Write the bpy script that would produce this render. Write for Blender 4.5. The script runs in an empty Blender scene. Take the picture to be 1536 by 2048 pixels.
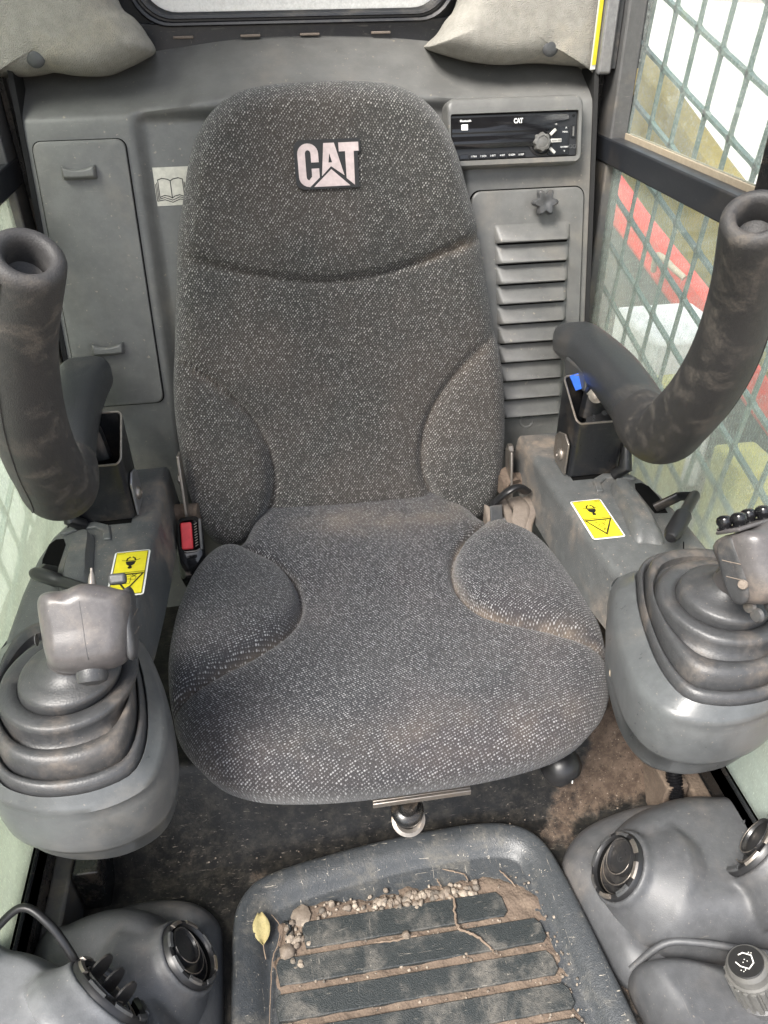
import bpy, math, random
import numpy as np
from mathutils import Vector, Matrix
random.seed(7); np.random.seed(7)
R = math.radians
S = bpy.context.scene
COL = S.collection

# ------------------------------------------------------------------ camera, world, sun, exposure
cam = bpy.data.objects.new('camera', bpy.data.cameras.new('camera')); COL.objects.link(cam)
cam.matrix_world = Matrix(((0.98853, 0.09634, -0.11630, -.095), (-0.15054, 0.56742, -0.80955, 0.0),
                           (-0.01199, 0.81777, 0.57542, 1.04), (0, 0, 0, 1)))
cam.data.sensor_fit = 'VERTICAL'; cam.data.sensor_height = 36; cam.data.lens = 27.04
cam.data.clip_start = .02; cam.data.clip_end = 500
S.camera = cam
SUN_EL, SUN_AZ = 52, 228          # degrees; azimuth measured clockwise from +Y
W = bpy.data.worlds.new('World'); S.world = W; W.use_nodes = True
nt = W.node_tree; sky = nt.nodes.new('ShaderNodeTexSky'); sky.sky_type = 'NISHITA'; sky.sun_disc = False
sky.sun_elevation = R(SUN_EL); sky.sun_rotation = R(SUN_AZ); sky.air_density = 1; sky.dust_density = 4; sky.ozone_density = 1
hz = nt.nodes.new('ShaderNodeHueSaturation'); hz.inputs['Saturation'].default_value = .5; nt.links.new(sky.outputs[0], hz.inputs['Color']); nt.links.new(hz.outputs[0], nt.nodes['Background'].inputs[0]); nt.nodes['Background'].inputs[1].default_value = .14
sl = bpy.data.lights.new('sun', 'SUN'); sl.energy = 2.6; sl.angle = R(25); sl.color = (1, .96, .9)
sun = bpy.data.objects.new('sun', sl); COL.objects.link(sun)
d = Vector((math.sin(R(SUN_AZ))*math.cos(R(SUN_EL)), math.cos(R(SUN_AZ))*math.cos(R(SUN_EL)), math.sin(R(SUN_EL))))
sun.rotation_euler = (d).to_track_quat('Z', 'Y').to_euler()
S.view_settings.view_transform = 'Standard'; S.view_settings.look = 'None'; S.view_settings.gamma = 1
S.view_settings.exposure = 1.55
S.cycles.max_bounces = 8; S.cycles.transparent_max_bounces = 16

# ------------------------------------------------------------------ materials
def newmat(name):
    m = bpy.data.materials.new(name); m.use_nodes = True
    return m, m.node_tree, m.node_tree.nodes['Principled BSDF']
def N(nt, t, **k):
    n = nt.nodes.new(t)
    for a, b in k.items():
        if a.startswith('i_'):
            key = a[2:]; key = int(key) if key.isdigit() else key.replace('_', ' ')
            n.inputs[key].default_value = b
        else: setattr(n, a, b)
    return n
def ramp(nt, src, a, b, lo=0, hi=1):
    n = N(nt, 'ShaderNodeMapRange', interpolation_type='SMOOTHSTEP'); nt.links.new(src, n.inputs[0])
    for i, v in zip((1, 2, 3, 4), (a, b, lo, hi)): n.inputs[i].default_value = v
    return n.outputs[0]
def mixc(nt, fac, c1, c2, mode='MIX'):
    n = N(nt, 'ShaderNodeMix', data_type='RGBA', blend_type=mode)
    for s, v in ((0, fac), (6, c1), (7, c2)):
        if hasattr(v, 'links'): nt.links.new(v, n.inputs[s])
        else: n.inputs[s].default_value = (v if s == 0 else (*v, 1)) if not isinstance(v, float) or s == 0 else (v, v, v, 1)
    return n.outputs[2]
def noise(nt, co, scale, detail=4, rough=.55, dist=0, dim='3D'):
    n = N(nt, 'ShaderNodeTexNoise'); n.inputs['Scale'].default_value = scale; n.inputs['Detail'].default_value = detail
    n.inputs['Roughness'].default_value = rough; n.inputs['Distortion'].default_value = dist
    nt.links.new(co, n.inputs['Vector']); return n.outputs[0]
def mapping(nt, co, scale=(1, 1, 1), rot=(0, 0, 0), loc=(0, 0, 0)):
    n = N(nt, 'ShaderNodeMapping'); nt.links.new(co, n.inputs[0]); n.inputs[1].default_value = loc
    n.inputs[2].default_value = rot; n.inputs[3].default_value = scale; return n.outputs[0]
def math2(nt, op, a, b):
    n = N(nt, 'ShaderNodeMath', operation=op)
    for i, v in enumerate((a, b)):
        if hasattr(v, 'links'): nt.links.new(v, n.inputs[i])
        else: n.inputs[i].default_value = v
    return n.outputs[0]
def bump(nt, bs, h, strength, dist):
    n = N(nt, 'ShaderNodeBump'); n.inputs['Strength'].default_value = strength; n.inputs['Distance'].default_value = dist
    nt.links.new(h, n.inputs['Height']); nt.links.new(n.outputs[0], bs.inputs['Normal'])
def coords(nt, kind='Object'): return N(nt, 'ShaderNodeTexCoord').outputs[kind]

def plastic(name, col, rough=.5, dust=.3, dcol=(.23, .17, .12), grain=900, gb=.12, dsc=6, scratch=0, spec=.5, metal=0):
    """moulded / painted surface: mottled colour, dust patches in world-fixed noise, fine moulded grain, scratches"""
    m, nt, bs = newmat(name); L = nt.links
    co = coords(nt)
    n1 = noise(nt, co, dsc, 7, .62, .4); n2 = noise(nt, co, dsc*9, 5, .7)
    n3 = noise(nt, co, dsc*40, 3, .6)
    c = mixc(nt, ramp(nt, n2, .3, .7), tuple(x*.88 for x in col), tuple(min(1, x*1.12) for x in col))
    df = math2(nt, 'MULTIPLY', ramp(nt, n1, .47, .72), math2(nt, 'ADD', ramp(nt, n2, .25, .7), .25))
    df = math2(nt, 'MULTIPLY', df, dust)
    c = mixc(nt, df, c, dcol)
    sp = math2(nt, 'MULTIPLY', ramp(nt, n3, .66, .74), min(1, dust*.9))
    c = mixc(nt, sp, c, tuple(min(1, x*1.7) for x in dcol))
    if scratch:
        w = noise(nt, mapping(nt, co, (9, 90, 60), (.3, .5, .9)), 4, 3, .6, 1.5)
        w2 = noise(nt, mapping(nt, co, (80, 8, 50), (.9, .1, .4)), 4, 3, .6, 1.5)
        sc = math2(nt, 'MAXIMUM', ramp(nt, w, .66, .72), ramp(nt, w2, .67, .73))
        c = mixc(nt, math2(nt, 'MULTIPLY', sc, scratch), c, (.42, .38, .32))
    L.new(c, bs.inputs['Base Color'])
    r = math2(nt, 'ADD', math2(nt, 'MULTIPLY', df, .4), math2(nt, 'ADD', math2(nt, 'MULTIPLY', n2, .16), rough-.08))
    L.new(r, bs.inputs['Roughness']); bs.inputs['Specular IOR Level'].default_value = spec
    bs.inputs['Metallic'].default_value = metal
    if gb:
        v = N(nt, 'ShaderNodeTexVoronoi'); v.inputs['Scale'].default_value = grain; L.new(co, v.inputs['Vector'])
        h = math2(nt, 'ADD', v.outputs[0], math2(nt, 'MULTIPLY', n2, .6))
        bump(nt, bs, h, gb, .001)
    return m

def fabric(name, ang, dark, light, sc=1.0, dust=.5, rnd=.28, asp=(240, 165)):
    m, nt, bs = newmat(name); L = nt.links
    uv = coords(nt, 'UV'); ob = coords(nt)
    wob = noise(nt, uv, 14, 3, .5)
    # slight waviness of the weave
    wv = N(nt, 'ShaderNodeVectorMath', operation='SCALE'); wv.inputs[3].default_value = .010
    nn = N(nt, 'ShaderNodeTexNoise'); nn.inputs['Scale'].default_value = 9; L.new(uv, nn.inputs['Vector']); L.new(nn.outputs[1], wv.inputs[0])
    va = N(nt, 'ShaderNodeVectorMath', operation='ADD'); L.new(uv, va.inputs[0]); L.new(wv.outputs[0], va.inputs[1])
    p = mapping(nt, va.outputs[0], (asp[0]*sc, asp[1]*sc, 1), (0, 0, ang))
    v = N(nt, 'ShaderNodeTexVoronoi', voronoi_dimensions='2D'); v.inputs['Scale'].default_value = 1; v.inputs['Randomness'].default_value = rnd
    L.new(p, v.inputs['Vector'])
    sep = N(nt, 'ShaderNodeSeparateColor'); L.new(v.outputs['Color'], sep.inputs[0])
    fine = noise(nt, mapping(nt, uv, (1700*sc, 1100*sc, 1), (0, 0, ang)), 1, 2, .7)
    patch = noise(nt, uv, 26, 3, .6)
    thr = math2(nt, 'ADD', math2(nt, 'MULTIPLY', sep.outputs[0], .13), .165)
    fl = math2(nt, 'SUBTRACT', thr, math2(nt, 'MULTIPLY', v.outputs['Distance'], .72))
    fl = math2(nt, 'ADD', fl, math2(nt, 'MULTIPLY', math2(nt, 'SUBTRACT', fine, .5), .75))
    fl = ramp(nt, fl, -.02, .16)
    fl = math2(nt, 'MULTIPLY', fl, math2(nt, 'ADD', math2(nt, 'MULTIPLY', sep.outputs[1], .55), math2(nt, 'ADD', math2(nt, 'MULTIPLY', patch, .2), .28)))
    py = N(nt, 'ShaderNodeSeparateXYZ'); L.new(p, py.inputs[0])
    fr_ = math2(nt, 'ABSOLUTE', math2(nt, 'SUBTRACT', math2(nt, 'FRACT', py.outputs[1], 0.0), .5), 0.0)
    fl = math2(nt, 'MULTIPLY', fl, ramp(nt, fr_, .42, .22))
    # twill ribs running diagonally
    wx = N(nt, 'ShaderNodeSeparateXYZ'); L.new(p, wx.inputs[0])
    rib = math2(nt, 'ADD', math2(nt, 'MULTIPLY', math2(nt, 'SINE', math2(nt, 'MULTIPLY', wx.outputs[1], 2*math.pi), 0.0), .5), .5)
    base = mixc(nt, fine, tuple(x*.62 for x in dark), tuple(x*1.45 for x in dark))
    base = mixc(nt, math2(nt, 'MULTIPLY', rib, .6), base, tuple(x*.5 for x in dark))
    big = noise(nt, ob, 4.5, 5, .55); big2 = noise(nt, ob, 22, 4, .6)
    warm = tuple(a*b for a, b in zip(dark, (1.10, 1.0, .97)))
    base = mixc(nt, ramp(nt, big, .42, .62), base, mixc(nt, fine, tuple(x*.7 for x in warm), tuple(x*1.45 for x in warm)))
    c = mixc(nt, fl, base, light)
    df = math2(nt, 'MULTIPLY', ramp(nt, math2(nt, 'ADD', math2(nt, 'MULTIPLY', big, .6), math2(nt, 'MULTIPLY', big2, .4)), .5, .68), dust)
    c = mixc(nt, df, c, (.17, .135, .105))
    # dust held along creases: painted into the mesh as a wear attribute
    at = N(nt, 'ShaderNodeAttribute', attribute_name='dust')
    c = mixc(nt, math2(nt, 'MULTIPLY', at.outputs['Fac'], math2(nt, 'ADD', ramp(nt, big2, .3, .7), .25)), c, (.27, .21, .155))
    L.new(c, bs.inputs['Base Color'])
    bs.inputs['Roughness'].default_value = .95; bs.inputs['Specular IOR Level'].default_value = .15
    bs.inputs['Sheen Weight'].default_value = .25; bs.inputs['Sheen Roughness'].default_value = .4
    h = math2(nt, 'ADD', math2(nt, 'MULTIPLY', fl, .5), math2(nt, 'ADD', math2(nt, 'MULTIPLY', rib, .35), math2(nt, 'MULTIPLY', fine, .4)))
    bump(nt, bs, h, .9, .0012)
    return m

def flat(name, col, rough=.5, spec=.5, metal=0, n=.12):
    m, nt, bs = newmat(name)
    f = noise(nt, coords(nt), 90, 5, .65)
    c = mixc(nt, ramp(nt, f, .3, .7), tuple(x*(1-n) for x in col), tuple(min(1, x*(1+n)) for x in col))
    nt.links.new(c, bs.inputs['Base Color']); bs.inputs['Roughness'].default_value = rough
    bs.inputs['Specular IOR Level'].default_value = spec; bs.inputs['Metallic'].default_value = metal
    return m

M = {}
M['panel'] = plastic('panel_grey_plastic', (.114, .114, .109), .42, .42, (.24, .20, .15), 700, .10, 3.2, .10)
M['console'] = plastic('console_grey_plastic', (.090, .094, .094), .40, .95, (.24, .195, .155), 600, .22, 8, .12)
M['pod'] = plastic('pod_grey_plastic', (.078, .083, .085), .30, .25, (.25, .21, .16), 650, .05, 6, .08)
M['boot'] = plastic('rubber_boot', (.044, .045, .047), .42, .5, (.18, .145, .115), 500, .14, 13, .05)
M['grip'] = plastic('grip_rubber', (.080, .075, .075), .33, .42, (.22, .175, .135), 900, .06, 16, .05)
M['foam'] = plastic('handle_foam', (.032, .031, .031), .60, .9, (.100, .088, .076), 900, .22, 34, 0)
M['pad'] = plastic('armrest_vinyl', (.034, .037, .040), .38, .22, (.18, .15, .12), 800, .30, 10)
M['blackpaint'] = plastic('black_paint', (.010, .011, .012), .25, .35, (.22, .16, .11), 300, .02, 12, .15)
M['bracket'] = plastic('bracket_black', (.012, .013, .015), .30, .3, (.15, .115, .08), 300, .02, 20, .08)
M['floor'] = plastic('floor_dirty_steel', (.018, .018, .018), .35, 1.0, (.20, .145, .10), 300, .25, 9, .25)
def floor_mat():
    m, nt, bs = newmat('dirty_floor_steel'); L = nt.links; co = coords(nt)
    at = N(nt, 'ShaderNodeAttribute', attribute_name='dust').outputs['Fac']
    a1 = noise(nt, co, 11, 9, .68, .8); a2 = noise(nt, co, 60, 6, .7); a3 = noise(nt, co, 260, 3, .7)
    f = math2(nt, 'ADD', math2(nt, 'MULTIPLY', at, .62), math2(nt, 'ADD', math2(nt, 'MULTIPLY', a1, .62), math2(nt, 'MULTIPLY', a2, .28)))
    f = ramp(nt, f, .66, .82)
    dirtc = mixc(nt, ramp(nt, a2, .3, .7), (.055, .038, .028), (.12, .088, .066)); dirtc = mixc(nt, ramp(nt, a3, .62, .72), dirtc, (.30, .25, .2))
    dirtc = mixc(nt, ramp(nt, a3, .42, .32), dirtc, (.03, .024, .02))
    st = mixc(nt, ramp(nt, a2, .4, .75), (.010, .010, .010), (.040, .036, .030))
    w = noise(nt, mapping(nt, co, (30, 160, 60), (.1, .2, .7)), 3, 4, .6, 1.2)
    st = mixc(nt, math2(nt, 'MULTIPLY', ramp(nt, w, .63, .70), .6), st, (.22, .19, .16))
    L.new(mixc(nt, f, st, dirtc), bs.inputs['Base Color'])
    L.new(math2(nt, 'ADD', math2(nt, 'MULTIPLY', f, .45), .42), bs.inputs['Roughness']); bs.inputs['Specular IOR Level'].default_value = .3
    bump(nt, bs, math2(nt, 'ADD', math2(nt, 'MULTIPLY', f, .8), math2(nt, 'MULTIPLY', a3, .4)), .6, .002)
    return m
M['floor'] = floor_mat()
M['dirt'] = plastic('packed_dirt', (.115, .085, .064), .95, .6, (.20, .155, .115), 260, .9, 30)
M['rubber'] = plastic('mat_rubber', (.036, .040, .044), .42, .60, (.13, .12, .10), 500, .25, 22, .85)
M['tread'] = plastic('tread_rubber', (.021, .025, .026), .45, .8, (.125, .115, .10), 700, .4, 17, .35)
M['house'] = plastic('housing_plastic', (.064, .066, .070), .48, .42, (.18, .15, .125), 900, .16, 7, .10)
M['felt'] = plastic('grey_felt', (.26, .25, .222), .95, .35, (.36, .31, .22), 700, 1.0, 8)
M['seal'] = plastic('window_seal_rubber', (.012, .013, .016), .38, .25, (.17, .15, .12), 200, .04, 16, .15)
M['postgrey'] = plastic('post_paint', (.085, .085, .085), .35, .5, (.20, .16, .11), 300, .02, 10, .15)
M['alu'] = plastic('brushed_metal', (.34, .34, .35), .32, .3, (.25, .21, .16), 300, .03, 14, .2, metal=.7)
M['steel'] = plastic('dirty_steel', (.32, .29, .26), .36, .6, (.22, .16, .11), 300, .05, 30, .1, metal=.8)
M['chrome'] = flat('bright_steel', (.7, .7, .72), .18, metal=1, n=.05)
M['gloss'] = flat('glossy_black', (.008, .008, .009), .08)
M['black'] = flat('black_plastic', (.014, .014, .015), .35)
M['void'] = flat('dark_recess', (.004, .004, .004), .9, .1)
M['darkgrey'] = plastic('dark_grey_plastic', (.05, .052, .054), .42, .3, (.2, .16, .12), 500, .08, 20)
M['red'] = flat('red_button', (.62, .035, .045), .4)
M['blue'] = flat('blue_tag', (.03, .13, .62), .5)
M['postyellow'] = plastic('faded_yellow_paint', (.50, .45, .12), .6, .6, (.35, .30, .2), 200, .1, 4)
M['yellow'] = flat('label_yellow', (.74, .64, .03), .42, n=.05)
M['white'] = flat('label_white', (.80, .79, .74), .45, n=.05)
M['offwhite'] = flat('dusty_label', (.50, .48, .42), .55)
M['ink'] = flat('printed_ink', (.012, .012, .012), .5)
M['print'] = flat('white_print', (.72, .72, .70), .5)
M['brightbtn'] = flat('bright_key', (.42, .41, .38), .35)
M['silver'] = flat('silver_button', (.10, .098, .092), .32)
M['badge'] = flat('badge_pink_white', (.52, .44, .43), .8, .1, n=.12)
M['badgeblk'] = flat('badge_black', (.008, .009, .010), .6)
M['tan'] = plastic('tan_rubber_strip', (.32, .27, .20), .6, .5, (.3, .24, .17), 300, .1, 20)
M['webbing'] = plastic('belt_cover', (.17, .14, .115), .8, .6, (.22, .16, .11), 400, .4, 20)
M['stonedark'] = plastic('dark_pebble', (.10, .085, .07), .7, .7, (.22, .19, .15), 200, .3, 55)
M['stonepale'] = plastic('pale_pebble', (.24, .20, .16), .7, .6, (.42, .37, .3), 200, .3, 55)
M['stone'] = plastic('pebble_stone', (.14, .112, .088), .7, .8, (.36, .31, .25), 200, .3, 55)
M['leaf'] = plastic('dry_leaf', (.28, .24, .11), .7, .5, (.30, .22, .10), 300, .2, 60)
M['root'] = plastic('dry_root', (.15, .11, .08), .8, .4, (.35, .27, .2), 300, .2, 60)
M['mesh'] = plastic('guard_mesh_paint', (.11, .16, .145), .4, .5, (.25, .24, .2), 300, .05, 30)
M['ochre'] = plastic('machine_ochre_paint', (.46, .33, .075), .5, .6, (.32, .27, .18), 200, .1, 3, .2)
M['redpaint'] = plastic('machine_red_paint', (.55, .045, .035), .4, .3, (.30, .2, .15), 200, .05, 3)
M['whitepaint'] = plastic('white_panel_paint', (.62, .62, .60), .5, .15, (.5, .45, .38), 200, .05, 2)
M['palegreen'] = plastic('pale_green_paint', (.78, .82, .70), .6, .4, (.62, .55, .42), 200, .05, 1.5)
M['ground'] = plastic('yard_gravel', (.26, .22, .19), .95, .6, (.36, .31, .25), 60, .8, 1.4)
M['roofm'] = plastic('headliner_grey', (.16, .155, .145), .9, .2, (.3, .26, .2), 300, .3, 5)

def glass(name, dirt_lo, dirt_hi, tint, streak=True):
    m = bpy.data.materials.new(name); m.use_nodes = True; nt = m.node_tree; nt.nodes.clear(); L = nt.links
    out = N(nt, 'ShaderNodeOutputMaterial'); co = coords(nt)
    tr = N(nt, 'ShaderNodeBsdfTransparent'); tr.inputs[0].default_value = (.95, .98, .965, 1)
    gl = N(nt, 'ShaderNodeBsdfGlossy'); gl.inputs['Roughness'].default_value = .05
    df = N(nt, 'ShaderNodeBsdfDiffuse'); df.inputs[0].default_value = (*tint, 1)
    tl = N(nt, 'ShaderNodeBsdfTranslucent'); tl.inputs[0].default_value = (*tint, 1)
    du = N(nt, 'ShaderNodeMixShader'); du.inputs[0].default_value = .62; L.new(df.outputs[0], du.inputs[1]); L.new(tl.outputs[0], du.inputs[2])
    n1 = noise(nt, co, 5, 6, .6, .6); n2 = noise(nt, co, 70, 4, .7); n3 = noise(nt, co, 330, 2, .7)
    sc = noise(nt, mapping(nt, co, (1, 330, 40), (R(35), 0, 0)), 3, 2, .5, .3)
    f = math2(nt, 'ADD', math2(nt, 'MULTIPLY', n1, .5), math2(nt, 'ADD', math2(nt, 'MULTIPLY', n2, .3), math2(nt, 'MULTIPLY', n3, .2)))
    sz = N(nt, 'ShaderNodeSeparateXYZ'); L.new(co, sz.inputs[0])
    f = ramp(nt, f, .34, .64, dirt_lo, dirt_hi)
    f = math2(nt, 'ADD', f, math2(nt, 'MULTIPLY', ramp(nt, math2(nt, 'ADD', sz.outputs[2], math2(nt, 'MULTIPLY', n1, .25)), .20, -.25), .38))
    if streak: f = math2(nt, 'MINIMUM', math2(nt, 'ADD', f, math2(nt, 'MULTIPLY', ramp(nt, sc, .60, .68), .30)), .97)
    mx = N(nt, 'ShaderNodeMixShader'); L.new(f, mx.inputs[0]); L.new(tr.outputs[0], mx.inputs[1]); L.new(du.outputs[0], mx.inputs[2])
    m2 = N(nt, 'ShaderNodeMixShader'); m2.inputs[0].default_value = .05; L.new(mx.outputs[0], m2.inputs[1]); L.new(gl.outputs[0], m2.inputs[2])
    L.new(m2.outputs[0], out.inputs[0]); return m
M['ventblack'] = plastic('vent_black_plastic', (.020, .020, .021), .30, .18, (.16, .135, .11), 500, .06, 30, .25)
M['podlight'] = plastic('pale_dusty_cover', (.135, .14, .147), .42, .5, (.26, .22, .19), 500, .10, 6, .08)
M['gasket'] = flat('gasket_rubber', (.012, .012, .012), .75, .25)
M['rail'] = plastic('rail_black_paint', (.016, .018, .022), .35, .22, (.12, .10, .08), 300, .02, 8, .06)
M['glassU'] = glass('upper_side_glass', .04, .20, (.80, .84, .80))
M['glassR'] = glass('dusty_side_glass', .08, .30, (.66, .74, .68))
M['glassL'] = glass('bright_dusty_glass', .14, .40, (.80, .86, .74))
M['glassB'] = glass('rear_glass', .5, .85, (.85, .85, .83), False)

# fabrics
M['fabB'] = fabric('seat_back_tweed', R(-38), (.045, .0445, .042), (.68, .66, .62), 1.42, .03, .34)
M['fabC'] = fabric('seat_cushion_tweed', R(-24), (.032, .033, .037), (.44, .44, .45), 1.5, .04, .45, (195, 225))

# ------------------------------------------------------------------ mesh helpers
ORG = {}
def empty(name, loc, label=None, cat=None, group=None):
    o = bpy.data.objects.new(name, None); COL.objects.link(o); o.location = loc; o.empty_display_size = .05
    ORG[o] = Vector(loc)
    if label: o['label'] = label
    if cat: o['category'] = cat
    if group: o['group'] = group
    return o
def mk(name, geo, mat, parent=None, smooth=True, bevel=0, seg=2, kind=None, label=None, cat=None, group=None, uv=None, dust=None, sharp=40, org=None):
    V, F = geo; V = np.array(V, float)
    if parent is not None: o0 = ORG[parent]
    elif org is not None: o0 = Vector(org)
    else: o0 = Vector(V.mean(0))
    me = bpy.data.meshes.new(name)
    me.from_pydata((V-np.array(o0)).tolist(), [], [list(f) for f in F]); me.validate(); me.update()
    mats = mat if isinstance(mat, (list, tuple)) else [mat]
    for m_ in mats: me.materials.append(M[m_] if isinstance(m_, str) else m_)
    if smooth:
        me.polygons.foreach_set('use_smooth', [True]*len(me.polygons))
        if sharp and hasattr(me, 'set_sharp_from_angle'): me.set_sharp_from_angle(angle=R(sharp))
    if uv is not None:
        ul = me.uv_layers.new(name='UVMap'); li = np.zeros(len(me.loops), int); me.loops.foreach_get('vertex_index', li)
        ul.data.foreach_set('uv', uv[li].ravel())
    if dust is not None:
        a = me.attributes.new('dust', 'FLOAT', 'POINT'); a.data.foreach_set('value', dust.astype(np.float32))
    o = bpy.data.objects.new(name, me); COL.objects.link(o)
    if parent is not None: o.parent = parent; ORG[o] = o0
    else: o.location = o0; ORG[o] = o0
    if bevel:
        b = o.modifiers.new('edge', 'BEVEL'); b.width = bevel; b.segments = seg; b.limit_method = 'ANGLE'; b.angle_limit = R(35)
        b.harden_normals = False
    if kind: o['kind'] = kind
    if label: o['label'] = label
    if cat: o['category'] = cat
    if group: o['group'] = group
    return o
def join(*gs):
    V, F, n = [], [], 0
    for v, f in gs:
        V += [tuple(p) for p in v]; F += [tuple(i+n for i in q) for q in f]; n += len(v)
    return V, F
def mir(g, s=-1):
    if s > 0: return g
    V, F = g; return [(-p[0], p[1], p[2]) for p in V], [tuple(reversed(f)) for f in F]
def box(x0, x1, y0, y1, z0, z1):
    V = [(x, y, z) for z in (z0, z1) for y in (y0, y1) for x in (x0, x1)]
    return V, [(0, 2, 3, 1), (4, 5, 7, 6), (0, 1, 5, 4), (2, 6, 7, 3), (0, 4, 6, 2), (1, 3, 7, 5)]
def obox(c, X, Y, Z, sx, sy, sz):
    c, X, Y, Z = map(Vector, (c, X, Y, Z)); V = []
    for k in (-1, 1):
        for j in (-1, 1):
            for i in (-1, 1): V.append(tuple(c+X*(i*sx/2)+Y*(j*sy/2)+Z*(k*sz/2)))
    return V, [(0, 2, 3, 1), (4, 5, 7, 6), (0, 1, 5, 4), (2, 6, 7, 3), (0, 4, 6, 2), (1, 3, 7, 5)]
def frame_for(d):
    d = Vector(d).normalized(); a = Vector((0, 0, 1)) if abs(d.z) < .9 else Vector((1, 0, 0))
    u = d.cross(a).normalized(); v = d.cross(u).normalized(); return u, v, d
def loft(rings, cap0=True, cap1=True, closed=True):
    V = [tuple(p) for r in rings for p in r]; n = len(rings[0]); F = []
    for i in range(len(rings)-1):
        for j in range(n if closed else n-1):
            k = (j+1) % n; F.append((i*n+j, i*n+k, (i+1)*n+k, (i+1)*n+j))
    if cap0: F.append(tuple(reversed(range(n))))
    if cap1: F.append(tuple((len(rings)-1)*n+j for j in range(n)))
    return V, F
def lathe(c, axis, prof, n=32, cap0=True, cap1=True):
    """prof: (radius, distance along axis)"""
    u, v, d = frame_for(axis); c = Vector(c)
    rings = [[c+d*h+(u*math.cos(t)+v*math.sin(t))*r for t in [2*math.pi*j/n for j in range(n)]] for r, h in prof]
    g = loft(rings, cap0, cap1); return g[0], [tuple(reversed(f)) for f in g[1]]
def cyl(a, b, r, r2=None, n=20):
    a, b = Vector(a), Vector(b); return lathe(a, b-a, [(r, 0), (r if r2 is None else r2, (b-a).length)], n)
def ball(c, r, n=16, sq=(1, 1, 1)):
    prof = [(max(1e-4, r*math.sin(t)), -r*math.cos(t)) for t in [math.pi*i/(n//2) for i in range(n//2+1)]]
    V, F = lathe((0, 0, 0), (0, 0, 1), prof, n); return [(c[0]+p[0]*sq[0], c[1]+p[1]*sq[1], c[2]+p[2]*sq[2]) for p in V], F
def cat(P, n, closed=False):
    """Catmull-Rom through points"""
    P = [np.array(p, float) for p in P]; out = []; m = len(P); segs = m if closed else m-1
    for i in range(segs):
        if closed: a, b, c, d_ = P[(i-1) % m], P[i], P[(i+1) % m], P[(i+2) % m]
        else: a, b, c, d_ = P[max(i-1, 0)], P[i], P[i+1], P[min(i+2, m-1)]
        for k in range(n):
            t = k/n; out.append(.5*((2*b)+(c-a)*t+(2*a-5*b+4*c-d_)*t*t+(3*b-a-3*c+d_)*t**3))
    if not closed: out.append(P[-1])
    return out
def tube(path, rad, n=16, cap=True, prof=None):
    """path of points, radius number/list; prof(angle,k)->multiplier pair"""
    path = [Vector(p) for p in path]; m = len(path)
    rad = [rad]*m if isinstance(rad, (int, float)) else rad
    rings = []; up = None
    for i, p in enumerate(path):
        t = (path[min(i+1, m-1)]-path[max(i-1, 0)]).normalized()
        if up is None: up = Vector((0, 0, 1)) if abs(t.z) < .9 else Vector((0, 1, 0))
        u = t.cross(up).normalized(); v = u.cross(t).normalized(); up = v
        rr = rad[i] if hasattr(rad[i], '__len__') else (rad[i], rad[i])
        pw = prof if prof else 1.0
        ring = []
        for j in range(n):
            a = 2*math.pi*j/n; ca, sa = math.cos(a), math.sin(a)
            ring.append(p+u*(math.copysign(abs(ca)**pw, ca)*rr[0])+v*(math.copysign(abs(sa)**pw, sa)*rr[1]))
        rings.append(ring)
    return loft(rings, cap, cap)
def prism(pts, O, U, V, Nn, h0, h1):
    """2D outline extruded along Nn from h0 to h1"""
    O, U, V, Nn = map(Vector, (O, U, V, Nn))
    return loft([[O+U*p[0]+V*p[1]+Nn*h for p in pts] for h in (h0, h1)])
def rrect(x0, x1, y0, y1, r, n=5):
    P = []
    for cx, cy, a0 in ((x1-r, y0+r, -90), (x1-r, y1-r, 0), (x0+r, y1-r, 90), (x0+r, y0+r, 180)):
        for k in range(n+1):
            a = R(a0+90*k/n); P.append((cx+r*math.cos(a), cy+r*math.sin(a)))
    return P
def seg_dist(P, L):
    """distance from points P (n,2) to polyline L"""
    D = np.full(len(P), 9e9)
    for a, b in zip(L[:-1], L[1:]):
        a, b = np.array(a), np.array(b); ab = b-a; t = np.clip(((P-a)@ab)/max(ab@ab, 1e-12), 0, 1)
        D = np.minimum(D, np.hypot(*(P-(a+t[:, None]*ab)).T))
    return D
def inside(P, L):
    r = np.zeros(len(P), bool); n = len(L)
    for i in range(n):
        x0, y0 = L[i][:2]; x1, y1 = L[(i+1) % n][:2]
        c = ((y0 > P[:, 1]) != (y1 > P[:, 1])); xx = (x1-x0)*(P[:, 1]-y0)/((y1-y0) if y1 != y0 else 1e-9)+x0
        r ^= c & (P[:, 0] < xx)
    return r
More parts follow.
